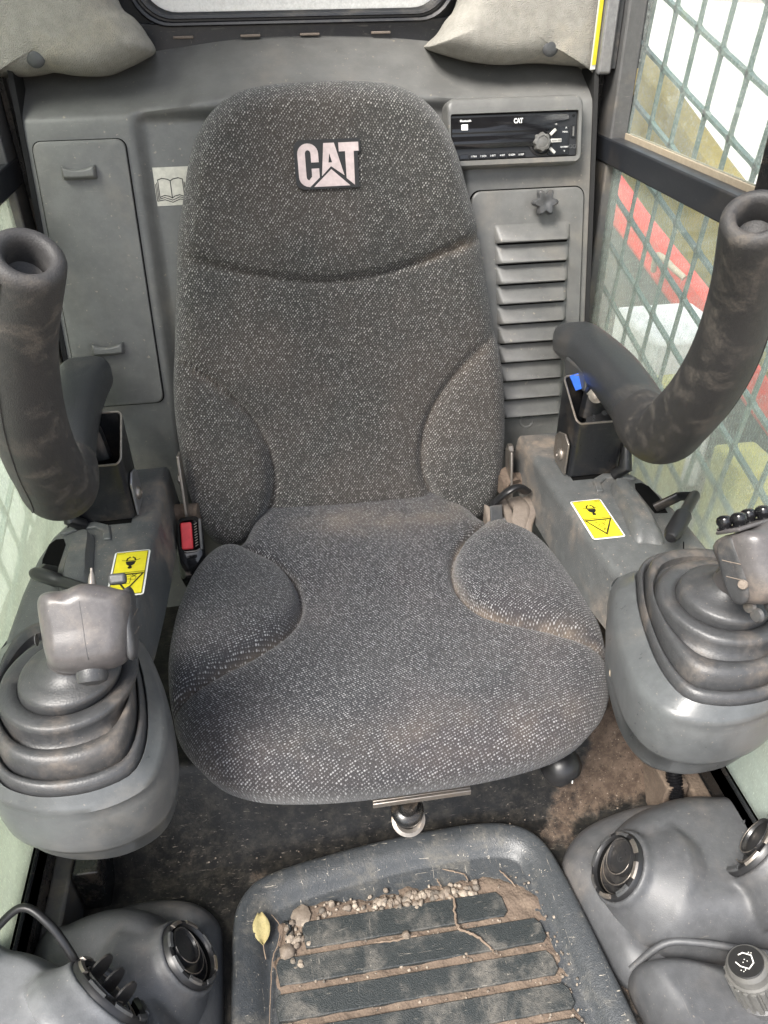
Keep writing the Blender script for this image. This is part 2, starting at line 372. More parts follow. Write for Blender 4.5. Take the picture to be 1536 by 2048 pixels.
def pillow(outline, O, U, V, Nn, T, Rr, Tb, Rb, nr=60, smooth_n=12, disp=None, ctr=None, closed=True, radial=0):
    """cushion-like body: outline (2D, smoothed) in frame O,U,V; front bulges T along Nn with edge radius Rr, back Tb"""
    o2 = np.array(cat(outline, smooth_n, True) if smooth_n > 1 else outline, float)[:, :2]
    c = np.array(ctr) if ctr is not None else o2.mean(0); n = len(o2)
    O, U, V, Nn = map(np.array, (O, U, V, Nn)); O, U, V, Nn = O.astype(float), U/np.linalg.norm(U), V/np.linalg.norm(V), Nn/np.linalg.norm(Nn)
    ray = o2-c; ln = np.hypot(*ray.T); s = np.linspace(0, 1, nr+1)[1:]
    s = 1-(1-s)**1.35   # denser towards the edge
    pts = [np.zeros((1, 2))]; hs = [np.array([T])]
    for q in s:
        p = ray*q; dd = (1-q)*ln; k = np.clip(dd/Rr, 0, 1)
        hh = T*np.sqrt(np.clip(1-(1-k)**2, 0, 1)) if not radial else np.full(n, T*(1-q**radial)**.5); pts.append(p); hs.append(hh)
    P = np.vstack(pts)+c; H = np.concatenate(hs); edge = np.concatenate([[ln.min()]]+[(1-q)*ln for q in s])
    dust = np.zeros(len(P))
    if disp is not None: dz, dust = disp(P, edge); H = H+dz
    # uv by arc length from centre
    uv = np.zeros_like(P); arc = np.zeros(n); prev2 = np.zeros((n, 2))+c; prevh = np.full(n, H[0])
    uv[0] = c; unit = ray/ln[:, None]
    for i in range(nr):
        a = P[1+i*n:1+(i+1)*n]; h = H[1+i*n:1+(i+1)*n]
        arc = arc+np.sqrt(((a-prev2)**2).sum(1)+(np.abs(h-prevh)*.68)**2); uv[1+i*n:1+(i+1)*n] = c+unit*arc[:, None]
        prev2, prevh = a, h
    F = [(0, 1+j, 1+(j+1) % n) for j in range(n)]
    for i in range(nr-1):
        a, b = 1+i*n, 1+(i+1)*n
        F += [(a+j, b+j, b+(j+1) % n, a+(j+1) % n) for j in range(n)]
    # back
    nb = 8; base = len(P); bp = []; bh = []; buv = []; bd = []
    for i in range(1, nb+1):
        q = 1-(i/nb)**1.6; dd = (1-q)*ln; k = np.clip(dd/Rb, 0, 1); bp.append(c+ray*q); bh.append(-Tb*np.sqrt(np.clip(1-(1-k)**2, 0, 1)))
        buv.append(uv[1+(nr-1)*n:1+nr*n]+unit*(Tb*i/nb)); bd.append(np.zeros(n))
    P = np.vstack([P]+bp); H = np.concatenate([H]+bh); uv = np.vstack([uv]+buv); dust = np.concatenate([dust]+bd)
    a = 1+(nr-1)*n
    for i in range(nb):
        b = base+i*n; F += [(a+j, b+j, b+(j+1) % n, a+(j+1) % n) for j in range(n)]; a = b
    V3 = O+P[:, :1]*U+P[:, 1:]*V+H[:, None]*Nn
    if np.dot(np.cross(U, V), Nn) < 0: F = [tuple(reversed(f)) for f in F]
    return (V3, F), uv, dust
def grid(fn, nu, nv):
    V = [fn(i/nu, j/nv) for j in range(nv+1) for i in range(nu+1)]
    return V, [(j*(nu+1)+i, j*(nu+1)+i+1, (j+1)*(nu+1)+i+1, (j+1)*(nu+1)+i) for j in range(nv) for i in range(nu)]
def text(name, body, O, U, V, size, mat, parent, depth=.0004, align='CENTER', bold=0, sx=1.0):
    cu = bpy.data.curves.new(name, 'FONT'); cu.body = body; cu.size = size; cu.align_x = align; cu.align_y = 'CENTER'
    cu.extrude = depth; cu.offset = bold
    tmp = bpy.data.objects.new('tmp', cu); COL.objects.link(tmp)
    dg = bpy.context.evaluated_depsgraph_get(); me = bpy.data.meshes.new_from_object(tmp.evaluated_get(dg)); me.name = name
    bpy.data.objects.remove(tmp)
    U, V = Vector(U).normalized(), Vector(V).normalized(); Nn = U.cross(V)
    mt = Matrix(((U.x*sx, V.x, Nn.x, 0), (U.y*sx, V.y, Nn.y, 0), (U.z*sx, V.z, Nn.z, 0), (0, 0, 0, 1)))
    mt.translation = Vector(O)-ORG[parent]; me.transform(mt)
    me.materials.clear(); me.materials.append(M[mat])
    o = bpy.data.objects.new(name, me); COL.objects.link(o); o.parent = parent; ORG[o] = ORG[parent]
    return o
def ribbon(p2, w):
    """polyline in 2D -> quads of width w (list of 4-point polys)"""
    out = []
    for a, b in zip(p2[:-1], p2[1:]):
        a, b = np.array(a, float), np.array(b, float); d_ = b-a; l = np.hypot(*d_); t = d_/max(l, 1e-9); nrm = np.array([-t[1], t[0]])*w/2
        out.append([a-t*w/2-nrm, b+t*w/2-nrm, b+t*w/2+nrm, a-t*w/2+nrm])
    return out
def sheet(polys, O, U, V, Nn, h):
    O, U, V, Nn = map(Vector, (O, U, V, Nn)); Vs, F = [], []
    for p in polys:
        n = len(Vs); Vs += [tuple(O+U*q[0]+V*q[1]+Nn*h) for q in p]; F.append(tuple(range(n, n+len(p))))
    return Vs, F
def circ(cx, cy, r, n=20, r2=None): return [(cx+r*math.cos(2*math.pi*k/n), cy+(r2 or r)*math.sin(2*math.pi*k/n)) for k in range(n)]

# tilted frames: the rear panel and the seat back lean back by 15 degrees
LEAN = Vector((0, .27, 1)).normalized(); WN = Vector((0, -1, .27)).normalized(); XX = Vector((1, 0, 0))
def wy(z): return 1.14+(z-.42)*.27
def wp(x, z, h=0):
    p = Vector((x, wy(z), z))+WN*h; return tuple(p)

# ================================================================== cab shell
# rear panel: one moulded sheet with a recess behind the seat and a sloping shelf under the window
def sstep(a, b, x):
    t = min(1, max(0, (x-a)/(b-a))); return t*t*(3-2*t)
def panel_pt(u, v):
    x = -.425+.85*u; s = v*1.0
    # profile along v: leaning wall, rounded edge, shelf
    edge = .888+.010*math.exp(-((x+.02)/.16)**2)-.012*sstep(.1, .3, abs(x))
    zlow, L1 = .10, edge-.10; Ls = .17; t = s*(L1+Ls)
    y0 = wy(zlow)
    if t < L1: y, z = wy(zlow+t), zlow+t
    else: y, z = wy(edge)+(t-L1)*.90, edge+(t-L1)*.46
    rr = .022; dd = t-L1
    if abs(dd) < rr: q = (rr-abs(dd))**2/(4*rr); z -= q*.30; y += q*.30
    niche = sstep(-.275, -.25, x)*(1-sstep(.20, .225, x))*(1-sstep(.862, .886, z))
    y += .016*niche
    return (x, y, z)
g = grid(panel_pt, 150, 220)
rear = mk('rear_wall', g, 'panel', kind='structure')
# side cheeks, lower walls and roof of the cab
mk('side_wall', join(box(.50, .53, -.05, 1.45, -.08, .10)), 'blackpaint', kind='structure')
mk('side_wall', join(box(-.53, -.50, -.05, 1.45, -.08, .10)), 'blackpaint', kind='structure')
mk('roof', join(box(-.55, .55, .30, .52, 1.50, 1.56), box(-.55, .55, 1.22, 1.60, 1.50, 1.56), box(-.55, -.34, .52, 1.22, 1.50, 1.56), box(.34, .55, .52, 1.22, 1.50, 1.56)), 'roofm', kind='structure')
mk('rear_wall', join(box(-.55, .55, 1.42, 1.46, -.08, .93)), 'blackpaint', kind='structure')
for s in (1, -1):   # corner posts of the cab behind the felt trim
    mk('corner_post', mir(box(.30, .53, 1.40, 1.46, .95, 1.50), s), 'blackpaint', kind='structure')

# ---- rear window
rw = empty('rear_window', (-.02, 1.40, 1.0), 'rounded rear window in a thick black rubber seal above the seat', 'window')
outer = rrect(-.262, .228, .975, 1.42, .055, 8); inner = rrect(-.232, .200, .999, 1.39, .035, 8)
def ring_between(o, i, y0, y1):
    n = len(o); V = [(p[0], y0, p[1]) for p in o]+[(p[0], y0, p[1]) for p in i]+[(p[0], y1, p[1]) for p in i]+[(p[0], y1, p[1]) for p in o]
    F = []
    for a in range(3):
        for j in range(n): k = (j+1) % n; F.append((a*n+j, a*n+k, (a+1)*n+k, (a+1)*n+j))
    return V, F
n_ = len(outer)
def inset(o, d):
    c = np.mean(o, 0); return [tuple(np.array(p)+(c-np.array(p))/np.hypot(*(c-np.array(p)))*d) for p in o]
rings = []
for dd, yy in ((0, 1.41), (.0, 1.385), (.003, 1.378), (.007, 1.380), (.009, 1.386), (.012, 1.386), (.014, 1.379), (.018, 1.380), (.020, 1.388), (.025, 1.392)):
    rings.append([(p[0], yy, p[1]) for p in inset(outer, dd)])
mk('seal', loft(rings, False, False), 'seal', rw)
g_in = inset(outer, .024); mk('pane', loft([[(p[0], 1.390, p[1]) for p in g_in], [(p[0], 1.395, p[1]) for p in g_in]]), 'glassB', rw, smooth=False)
mk('sill', join(box(-.31, .28, 1.390, 1.41, .925, .980)), 'seal', rw, smooth=False, bevel=.002)
for x in (-.19, -.09, .0, .11):
    mk('clip', obox((x, 1.387, .962), (1, 0, 0), (0, 1, 0), (0, 0, 1), .030, .008, .0035), 'webbing', rw, bevel=.001)
mk('rim_wall', ring_between(rrect(-.56, .56, .90, 1.60, .01, 8), outer, 1.412, 1.42), 'seal', rw, smooth=False)

# ---- felt corner trims with push plugs
fl_out = [(-.50, .927), (-.45, .927), (-.402, .927), (-.374, .931), (-.341, .926), (-.30, .925), (-.27, .934), (-.248, .943), (-.229, .955), (-.238, .977), (-.249, .994), (-.268, 1.012), (-.28, 1.06), (-.30, 1.15), (-.50, 1.15)]
fr_out = [(.174, .949), (.201, .939), (.24, .929), (.287, .924), (.342, .925), (.412, .919), (.44, .92), (.44, 1.15), (.26, 1.15), (.235, 1.05), (.221, 1.004), (.205, .985), (.193, .968), (.178, .956)]
for oo, side, px_, pz in ((fl_out, 'left', -.382, .949), (fr_out, 'right', .345, .945)):
    t = empty('corner_trim', (px_, 1.33, pz), 'grey felt corner trim pad to the %s of the rear window, with a dark push plug' % side, 'trim pad', 'felt corner trim pads')
    def fd(P, e):
        a = .002*np.sin(P[:, 0]*31+1)*np.cos(P[:, 1]*27)+.012*np.exp(-((P[:, 0]-(px_*.55))/.05)**2)*0
        q = np.hypot(P[:, 0]-px_, P[:, 1]-pz); a = a-.005*np.exp(-(q/.014)**2)
        return a, np.zeros(len(P))
    g, uv, du = pillow(oo, (0, 1.225, 0), (1, 0, 0), (0, .10, 1), (0, -1, .1), .060, .085, .10, .02, 40, 10, fd, radial=5)
    mk('felt_pad', g, 'felt', t)
    yb = 1.225+.10*pz
    mk('plug', lathe((px_, yb-(.053 if px_ < 0 else .050), pz), (0, -1, .1), [(.0, -.004), (.0115, -.002), (.0125, .000), (.0125, .0015), (.0108, .0035), (.006, .0048), (.0, .005)], 28, False, False), 'darkgrey', t)

# ---- storage hatch on the rear panel
h = empty('storage_hatch', wp(-.347, .48), 'tall grey storage hatch with two finger pulls left of the seat back', 'hatch')
hp = rrect(-.411, -.283, (.478-.42)*1.0358, (.847-.42)*1.0358, .012, 5)
O_ = (0, 1.14, .42)
mk('gasket', prism([(p[0]*1.0+(-.347-p[0])*-.02, p[1]+(p[1]-.25)*.006) for p in hp], O_, XX, LEAN, WN, .0, .0022), 'void', h, smooth=False)
mk('cover', loft([[Vector(O_)+XX*(p[0]+(-.347-p[0])*k)+LEAN*(p[1]+(.252-p[1])*k*.35)+WN*hh for p in hp] for k, hh in ((0, .0), (0, .0042), (.012, .0056), (.03, .006))], False, True), 'panel', h)
def pull(x, z, w=.047):
    c = Vector(wp(x, z, .006)); rings = []
    for k in range(17):
        u = -1+2*k/16; th = .0062+.0028*u*u; dep = .013 if abs(u) < .93 else .009
        yy = .0032*(u*u)
        rings.append([c+XX*(u*w/2)+LEAN*(a*th+yy)+WN*b for a, b in ((-1, 0), (-1, dep*.7), (-.6, dep), (.6, dep), (1, dep*.8), (1, 0))])
    return loft(rings)
mk('finger_pull', pull(-.3515, .8035), 'panel', h, bevel=.001)
mk('finger_pull', pull(-.3535, .562), 'panel', h, bevel=.001)

# ---- manual decal
dm = empty('manual_decal', wp(-.22, .785, -.012), 'square off white sticker with an open book symbol, half behind the seat back', 'sticker')
O2 = Vector(wp(-.259, .759, -.0150)); Ud, Vd = XX, LEAN
mk('sticker_base', sheet([[(0, 0), (.085, 0), (.085, .053), (-.0, .053)]], O2, Ud, Vd, WN, .0004), 'offwhite', dm, smooth=False)
pg = []
def bk(dx, dy):
    L_ = [(.012, .012), (.012, .036), (.018, .038), (.026, .0365), (.030, .034)]
    Rr_ = [(.060-p[0], p[1]) for p in L_]
    B_ = [(.012, .012), (.019, .0145), (.026, .013), (.030, .0105), (.034, .013), (.041, .0145), (.048, .012)]
    out = []
    for q in (L_, Rr_, B_): out += ribbon([(a+dx, b+dy) for a, b in q], .0012)
    return out
pg += bk(0, 0)+ribbon([(.030, .0105), (.030, .034)], .0014)
for k in (1, 2): pg += ribbon([(.012-.002*k, .034-.002*k), (.012-.002*k, .012-.0025*k), (.019, .0145-.003*k), (.030, .0105-.003*k), (.041, .0145-.003*k), (.048+.002*k, .012-.0025*k), (.048+.002*k, .034-.002*k)], .0011)
mk('book_symbol', sheet(pg, O2, Ud, Vd, WN, .0008), 'ink', dm, smooth=False)

# ---- radio
ra = empty('car_radio', wp(.29, .83), 'black car radio with round volume knob in a grey bezel right of the seat back', 'radio')
def wl(x0, x1, z0, z1, r, h0, h1, n=5):
    return prism(rrect(x0, x1, (z0-.42)*1.0358, (z1-.42)*1.0358, r, n), O_, XX, LEAN, WN, h0, h1)
bo = rrect(.185, .394, (.788-.42)*1.0358, (.880-.42)*1.0358, .012, 6); bi = rrect(.190, .3865, (.7985-.42)*1.0358, (.8585-.42)*1.0358, .003, 6)
def wring(o, i, hs, ws):
    rs = []
    for hh, k in zip(hs, ws): rs.append([Vector(O_)+XX*(a[0]*(1-k)+b[0]*k)+LEAN*(a[1]*(1-k)+b[1]*k)+WN*hh for a, b in zip(o, i)])
    return loft(rs, False, False)
mk('bezel', wring(bo, bi, (-.01, .018, .024, .0265, .0265, .012), (0, 0, .12, .35, .96, 1)), 'panel', ra)
mk('faceplate', wl(.1905, .386, .799, .858, .003, .010, .0225), 'black', ra, bevel=.001)
# curved glossy display
dr = []
for k in range(13):
    a = k/12; zz = .8545-.0405*a; hh = .0232+.004*math.sin(math.pi*min(1, a*1.0))
    if a > .52: hh = .0232+.0055*math.sin(math.pi*(a-.5)*1.6)
    dr.append([Vector(wp(x, zz, hh)) for x in (.1915, .25, .31, .372 if a < .25 else (.336 if a > .45 else .350))])
V_, F_ = loft(dr, False, False, False); mk('display', (V_, F_), 'gloss', ra, sharp=70)
mk('button_panel', wl(.3405, .3735, .8005, .8385, .002, .0225, .0245), 'gloss', ra, bevel=.0006)
kc = Vector(wp(.3295, .8185, .0225))
mk('knob_ring', lathe(kc, WN, [(.0185, 0), (.0185, .002), (.0165, .003), (.0150, .001)], 40, True, False), 'black', ra)
kr = []
for hh, r0, am in ((0, .0135, .0010), (.007, .0130, .0010), (.010, .0118, .0008), (.0108, .0085, .0001), (.0095, .0078, 0), (.0105, .004, 0), (.0107, .0002, 0)):
    kr.append([kc+WN*hh+(XX*math.cos(t)+LEAN*math.sin(t))*(r0+am*math.cos(8*t)) for t in [2*math.pi*j/64 for j in range(64)]])
mk('knob', loft(kr, False, True), 'silver', ra)
def bar(x, z, a, l, w, hh, mat, name):
    u = (XX*math.cos(a)+LEAN*math.sin(a)); v = (LEAN*math.cos(a)-XX*math.sin(a)); c = Vector(wp(x, z, hh))
    mk(name, obox(c, u, v, WN, l, w, .002), mat, ra, bevel=.0006)
bar(.3475, .8315, .72, .0115, .0045, .0252, 'brightbtn', 'button'); bar(.3525, .8200, .0, .0170, .0052, .0252, 'brightbtn', 'button'); bar(.3470, .8070, -.72, .0115, .0045, .0252, 'brightbtn', 'button')
for k in range(7): mk('preset_key', wl(.2030+k*.0148, .2160+k*.0148, .8005, .8065, .0008, .022, .0245), 'gloss', ra, bevel=.0005)
for k, tx in enumerate(('1', '2', '3', '4', '5', '6')):
    text('print', tx+' '+('PAU', 'SCN', 'RPT', 'INT', 'RDM', 'DSP')[k], wp(.2245+k*.0148, .8035, .0247), XX, LEAN, .0034, 'print', ra, .0001)
text('logo', 'CAT', wp(.2925, .8475, .0275), XX, LEAN, .0088, 'print', ra, .0002, bold=.0004, sx=.8)
text('print', 'Bluetooth', wp(.2120, .8500, .0275), XX, LEAN, .0042, 'print', ra, .0001, bold=.0001)
text('print', 'BAND-EQ', wp(.3290, .8395, .0262), XX, LEAN, .0030, 'print', ra, .0001)
text('print', 'PWR', wp(.3505, .8415, .0252), XX, LEAN, .0030, 'print', ra, .0001)
text('print', 'MENU', wp(.3665, .8310, .0252), XX, LEAN, .0030, 'print', ra, .0001)
text('print', 'SCAN  DISP', wp(.3530, .8200, .0266), XX, LEAN, .0028, 'ink', ra, .0001)
text('print', 'BATTERY', wp(.3660, .8110, .0252), XX, LEAN, .0030, 'print', ra, .0001)
text('print', '^', wp(.3680, .8355, .0252), XX, LEAN, .0060, 'print', ra, .0001)
text('print', 'v', wp(.3660, .8060, .0252), XX, LEAN, .0050, 'print', ra, .0001)
mk('call_button', wl(.2055, .2155, .8375, .8455, .001, .0235, .0285), 'print', ra, bevel=.0006)
mk('usb_port', join(wl(.3765, .3830, .8225, .8400, .001, .0222, .0240)), 'gloss', ra, bevel=.0006)
mk('usb_slot', wl(.3785, .3812, .8250, .8380, .0005, .0238, .0243), 'silver', ra)
for x in (.3765, .3828): mk('jack', lathe(wp(x, .8115, .0222), WN, [(.0030, 0), (.0030, .0012), (.0018, .0012), (.0016, .0002)], 20, False, True), 'darkgrey', ra)
mk('release_hole', lathe(wp(.3800, .8520, .0224), WN, [(.0020, 0), (.0020, .0008), (.0012, .0008), (.0010, .0)], 16, False, True), 'void', ra)

# ---- vent cover
vc = empty('vent_cover', wp(.32, .37), 'louvred grey vent cover with a star knob, between seat back and right post', 'vent cover')
vo = rrect(.225, .408, (.352-.42)*1.0358, (.757-.42)*1.0358, .016, 6)
mk('groove', prism([(p[0]+(p[0]-.32)*.02, p[1]+(p[1]-.14)*.009) for p in vo], O_, XX, LEAN, WN, -.01, .0015), 'void', vc, smooth=False)
mk('plate', loft([[Vector(O_)+XX*(p[0]+(.317-p[0])*k)+LEAN*(p[1]+(.14-p[1])*k*.5)+WN*hh for p in vo] for k, hh in ((0, 0), (0, .0045), (.012, .006), (.03, .0063))], False, True), 'panel', vc)
for k in range(10):
    z1 = .7085-k*.0303; z0 = z1-.0265; xl, xr = .262+.001*k, .3855-.0007*k; rings = []
    base = wp(0, 0, 0)
    for x, e in ((xl, 0), (xl+.004, .6), (xl+.009, 1), (xr-.009, 1), (xr-.004, .6), (xr, 0)):
        prof = [(z1, .0062), (z1-.004, .0068+.0012*e), (z0+.006, .0075+.010*e), (z0+.0015, .0075+.0118*e), (z0, .0072+.0100*e), (z0+.0006, .0060)]
        rings.append([Vector(wp(x, zz, hh)) for zz, hh in prof])
    mk('slat', loft(rings), 'panel', vc, sharp=30)
    mk('slot', sheet([[(xl+.003, 0), (xr-.003, 0), (xr-.005, -.0034), (xl+.005, -.0034)]], wp(0, z0, .0066), XX, LEAN, WN, 0), 'void', vc, smooth=False)
kk = Vector(wp(.338, .7365, .006)); kr = []
for hh, rr, am in ((0, .009, 0), (.010, .009, 0), (.0105, .0155, .0030), (.013, .0172, .0038), (.021, .0168, .0036), (.0235, .0145, .003), (.0238, .006, .0), (.022, .0035, 0), (.022, .0002, 0)):
    kr.append([kk+WN*hh+(XX*math.cos(t)+LEAN*math.sin(t))*(rr+am*math.cos(6*t)) for t in [2*math.pi*j/72 for j in range(72)]])
mk('knob', loft(kr, False, True), 'darkgrey', vc)
mk('screw_cup', lathe(wp(.318, .400, .006), WN, [(.0135, 0), (.0130, .0012), (.0105, .0012), (.0075, -.001), (.0035, -.001)], 32, False, False), 'panel', vc)
mk('screw_hole', lathe(wp(.318, .400, .0052), WN, [(.0040, 0), (.0038, .0005), (.0001, .0004)], 16, False, False), 'void', vc)

# ================================================================== seat
seat = empty('operator_seat', (0, .80, .15), 'high backed operator seat in dark flecked tweed with a lettered badge', 'seat')
def tt(z): return (z-.33)*1.0358
hb = [(0, .927), (.075, .924), (.118, .916), (.152, .897), (.178, .868), (.196, .831), (.210, .785), (.225, .735), (.238, .66), (.252, .58), (.262, .505), (.262, .42), (.254, .35), (.238, .30), (.212, .275), (.18, .277), (.150, .298), (.10, .30)]
bo_ = [(x, tt(z)) for x, z in hb]+[(0, tt(.300))]+[(-x, tt(z)) for x, z in reversed(hb[1:])]
bolR = cat([(.275, tt(.60)), (.247, tt(.577)), (.20, tt(.538)), (.165, tt(.503)), (.138, tt(.462)), (.124, tt(.42)), (.122, tt(.375)), (.134, tt(.335)), (.150, tt(.31)), (.16, tt(.27))], 8)
hseam = cat([(-.26, tt(.722)), (-.22, tt(.711)), (-.12, tt(.683)), (-.01, tt(.667)), (.10, tt(.680)), (.20, tt(.709)), (.25, tt(.727))], 8)
def bdisp(P, e):
    A = np.stack([np.abs(P[:, 0]), P[:, 1]], 1)
    d = seg_dist(A, bolR); ins = inside(A, [tuple(p) for p in bolR]+[(.40, tt(.20)), (.40, tt(.62))])
    fade = np.clip((tt(.60)-P[:, 1])/.05, 0, 1)
    low = np.clip((tt(.60)-P[:, 1])/.28, 0, 1)
    hgt = np.where(ins, (.012+.022*low)*(1-np.exp(-d/.022)), 0)
    grv = -.013*np.exp(-(d/.0075)**2)*fade*(.4+.6*low)
    h = hgt+grv+np.where(ins, 0, -.006*np.exp(-d/.02)*fade)
    ds = seg_dist(P, hseam); ef = np.clip(e/.03, 0, 1)
    yseam = np.interp(P[:, 0], [p[0] for p in hseam], [p[1] for p in hseam]); up = P[:, 1] > yseam
    h += -.012*np.exp(-(ds/.0055)**2)+np.where(up, .010*(1-np.exp(-ds/.030)), .002*(1-np.exp(-ds/.02)))*ef
    h += -.010*np.exp(-(P[:, 0]/.13)**2)*np.clip(1-np.abs(P[:, 1]-tt(.48))/.25, 0, 1)   # lumbar dish
    h += .0018*np.sin(P[:, 0]*23+2)*np.sin(P[:, 1]*19+1)*ef
    dust = .12*np.exp(-(d/.006)**2)*fade+.30*np.exp(-(ds/.007)**2)*np.clip((P[:, 0]-.08)/.08, 0.15, 1)
    return h, dust
Bc = Vector((0, 1.03, .33))
g, uv, du = pillow(bo_, Bc-WN*.060, XX, LEAN, WN, .060, .045, .045, .04, 150, 9, bdisp, ctr=(0, tt(.60)))
back = mk('backrest', g, 'fabB', seat, uv=uv, dust=du, sharp=0)
# badge, slightly proud of the cloth (units: fractions of a 1.0 x .77 emblem)
Bd = Vector((-.001, 1.161, .8185))+WN*.0118
bw, bh_ = .0925, .0625
def bp(pts): return [((x-.5)*bw*1.0, (.5-y)*bh_*1.0) for x, y in pts]
def crop(pts): # from picture-space fractions of the emblem box
    return bp(pts)
arc = lambda cx, cy, rx, ry, a0, a1, n=8: [(cx+rx*math.cos(R(a0+(a1-a0)*k/n)), cy-ry*math.sin(R(a0+(a1-a0)*k/n))) for k in range(n+1)]
plate = arc(.13, .17, .13, .17, 90, 180)+arc(.13, .83, .13, .17, 180, 270)+[(.955, 1), (.955, .30), (1.0, .26), (1.0, .0)]
mk('badge', prism(crop(plate), Bd, XX, LEAN, WN, -.010, .0006), 'badgeblk', seat, smooth=False)
def letters():
    out = []
    Co = arc(.20, .27, .15, .20, 5, 180, 10)+arc(.20, .78, .15, .17, 180, 270, 6)+[(.24, .935), (.365, .76), (.365, .58), (.245, .58)]
    Ci = [(.245, .74)]+arc(.205, .75, .038, .06, 0, -180, 6)+arc(.205, .27, .038, .06, 180, 0, 6)+[(.245, .45), (.35, .45)]
    out.append(Co+Ci)
    return out
BADGE = Bd
def glyph(polys, h=.0014):
    Vs, F = [], []
    for p in polys:
        g_ = prism(crop(p), BADGE, XX, LEAN, WN, .0004, h); n = len(Vs); Vs += g_[0]; F += [tuple(i+n for i in f) for f in g_[1]]
    return Vs, F
# C built from quads so that the polygons stay convex
cq = []
oc = arc(.205, .28, .155, .21, 0, 180, 12)+[(.05, .72)]+arc(.205, .74, .155, .21, 180, 262, 6)
ic = arc(.205, .28, .042, .075, 0, 180, 12)+[(.163, .72)]+arc(.205, .74, .042, .075, 180, 262, 6)
for k in range(len(oc)-1): cq.append([oc[k], ic[k], ic[k+1], oc[k+1]])
cq += [[(.36, .28), (.247, .28), (.247, .455), (.36, .455)], [(.185, .948), (.205, .955), (.252, .90), (.200, .813)], [(.200, .813), (.252, .90), (.36, .765), (.247, .74)], [(.247, .58), (.247, .74), (.36, .765), (.36, .58)]]
mk('letter', glyph(cq), 'badge', seat, smooth=False)
aq = [[(.447, .075), (.395, .735), (.495, .60), (.515, .33)], [(.447, .075), (.515, .33), (.548, .33), (.605, .075)], [(.605, .075), (.548, .33), (.568, .50), (.735, .735)],
      [(.495, .60), (.505, .485), (.568, .50), (.548, .535)], [(.568, .50), (.548, .535), (.735, .735)], ]
aq = [[(.447, .075), (.395, .740), (.500, .60), (.505, .47), (.526, .28)], [(.447, .075), (.526, .28), (.605, .075)], [(.605, .075), (.526, .28), (.562, .47), (.735, .74)], [(.505, .47), (.500, .60), (.541, .545)], [(.562, .47), (.505, .47), (.541, .545)], [(.562, .47), (.541, .545), (.735, .74)]]
mk('letter', glyph(aq), 'badge', seat, smooth=False)
tq = [[(.672, .075), (.672, .255), (.97, .255), (.97, .075)], [(.765, .255), (.765, .80), (.885, .945), (.895, .255)]]
mk('letter', glyph(tq), 'badge', seat, smooth=False)
mk('emblem_triangle', glyph([[(.541, .605), (.265, .955), (.815, .955)]]), 'badge', seat, smooth=False)

# ---- cushion
hc = [(0, .524), (.07, .525), (.13, .531), (.185, .543), (.228, .566), (.258, .602), (.276, .645), (.285, .71), (.286, .77), (.279, .84), (.262, .905), (.235, .955), (.195, .985), (.17, 1.05), (.12, 1.10)]
co_ = hc+[(0, 1.105)]+[(-x, y) for x, y in reversed(hc[1:])]
cbol = cat([(.215, .975), (.178, .937), (.143, .905), (.120, .868), (.111, .825), (.116, .785), (.137, .748), (.175, .720), (.215, .698), (.262, .668), (.31, .64)], 8)
def cdisp(P, e):
    A = np.stack([np.abs(P[:, 0]), P[:, 1]], 1)
    d = seg_dist(A, cbol); ins = inside(A, [tuple(p) for p in cbol]+[(.5, .64), (.5, 1.0), (.3, 1.05)])
    fr = np.clip((P[:, 1]-.60)/.10, 0, 1); ef = np.clip(e/.03, 0, 1)
    h = np.where(ins, .020*(1-np.exp(-d/.016))*(.35+.65*fr), 0)-.013*np.exp(-(d/.0055)**2)*(.35+.65*fr)
    h += np.where(ins, 0, -.004*np.exp(-d/.02))
    h += -.010*np.exp(-(P[:, 0]/.12)**2)*np.clip(1-np.abs(P[:, 1]-.82)/.2, 0, 1)
    h += -.050*np.clip((P[:, 1]-.955)/.12, 0, 1)**1.2*0
    h += (.0022*np.sin(P[:, 0]*17+.5)*np.sin(P[:, 1]*21+2)+.0012*np.sin(P[:, 0]*41)*np.sin(P[:, 1]*37))*ef
    rr = P[:, 0] > 0
    dust = np.where(rr, .34, .18)*np.exp(-(d/.0045)**2)+.22*np.exp(-((P[:, 1]-.985)/.035)**2)*np.clip((P[:, 0]+.15)/.12, 0, 1)*np.clip((.24-P[:, 0])/.06, 0, 1)
    dust += .08*np.exp(-(((P[:, 0]-.235)/.045)**2+((P[:, 1]-.690)/.022)**2))+.08*np.exp(-((P[:, 1]-.56)/.03)**2)+.2*np.exp(-(((P[:, 0]-.19)/.03)**2+((P[:, 1]-.93)/.03)**2))
    return h, np.clip(dust, 0, .85)
g, uv, du = pillow(co_, (.013, 0, .288), (1, 0, 0), (0, 1, -.0), (0, 0, 1), .042, .050, .055, .05, 150, 10, cdisp, ctr=(0, .78))
mk('cushion', g, 'fabC', seat, uv=uv, dust=du, sharp=0)
mk('seat_pan', prism(rrect(-.19, .19, .62, 1.06, .05, 5), (0, 0, 0), (1, 0, 0), (0, 1, 0), (0, 0, 1), .205, .24), 'blackpaint', seat, bevel=.004)
mk('suspension_base', box(-.17, .17, .66, 1.0, .13, .206), 'blackpaint', seat, bevel=.006)
mk('front_bracket', join(box(-.035, .085, .549, .60, .224, .229), box(-.035, .085, .545, .549, .221, .229)), 'steel', seat, bevel=.001)
lc = Vector((.012, .575, .168))
mk('latch', join(lathe((.012, .578, .150), (0, -.25, 1), [(.0, 0), (.018, 0), (.021, .004), (.021, .016), (.018, .020), (.012, .022), (.012, .05), (.0, .05)], 28, False, False)), 'blackpaint', seat)
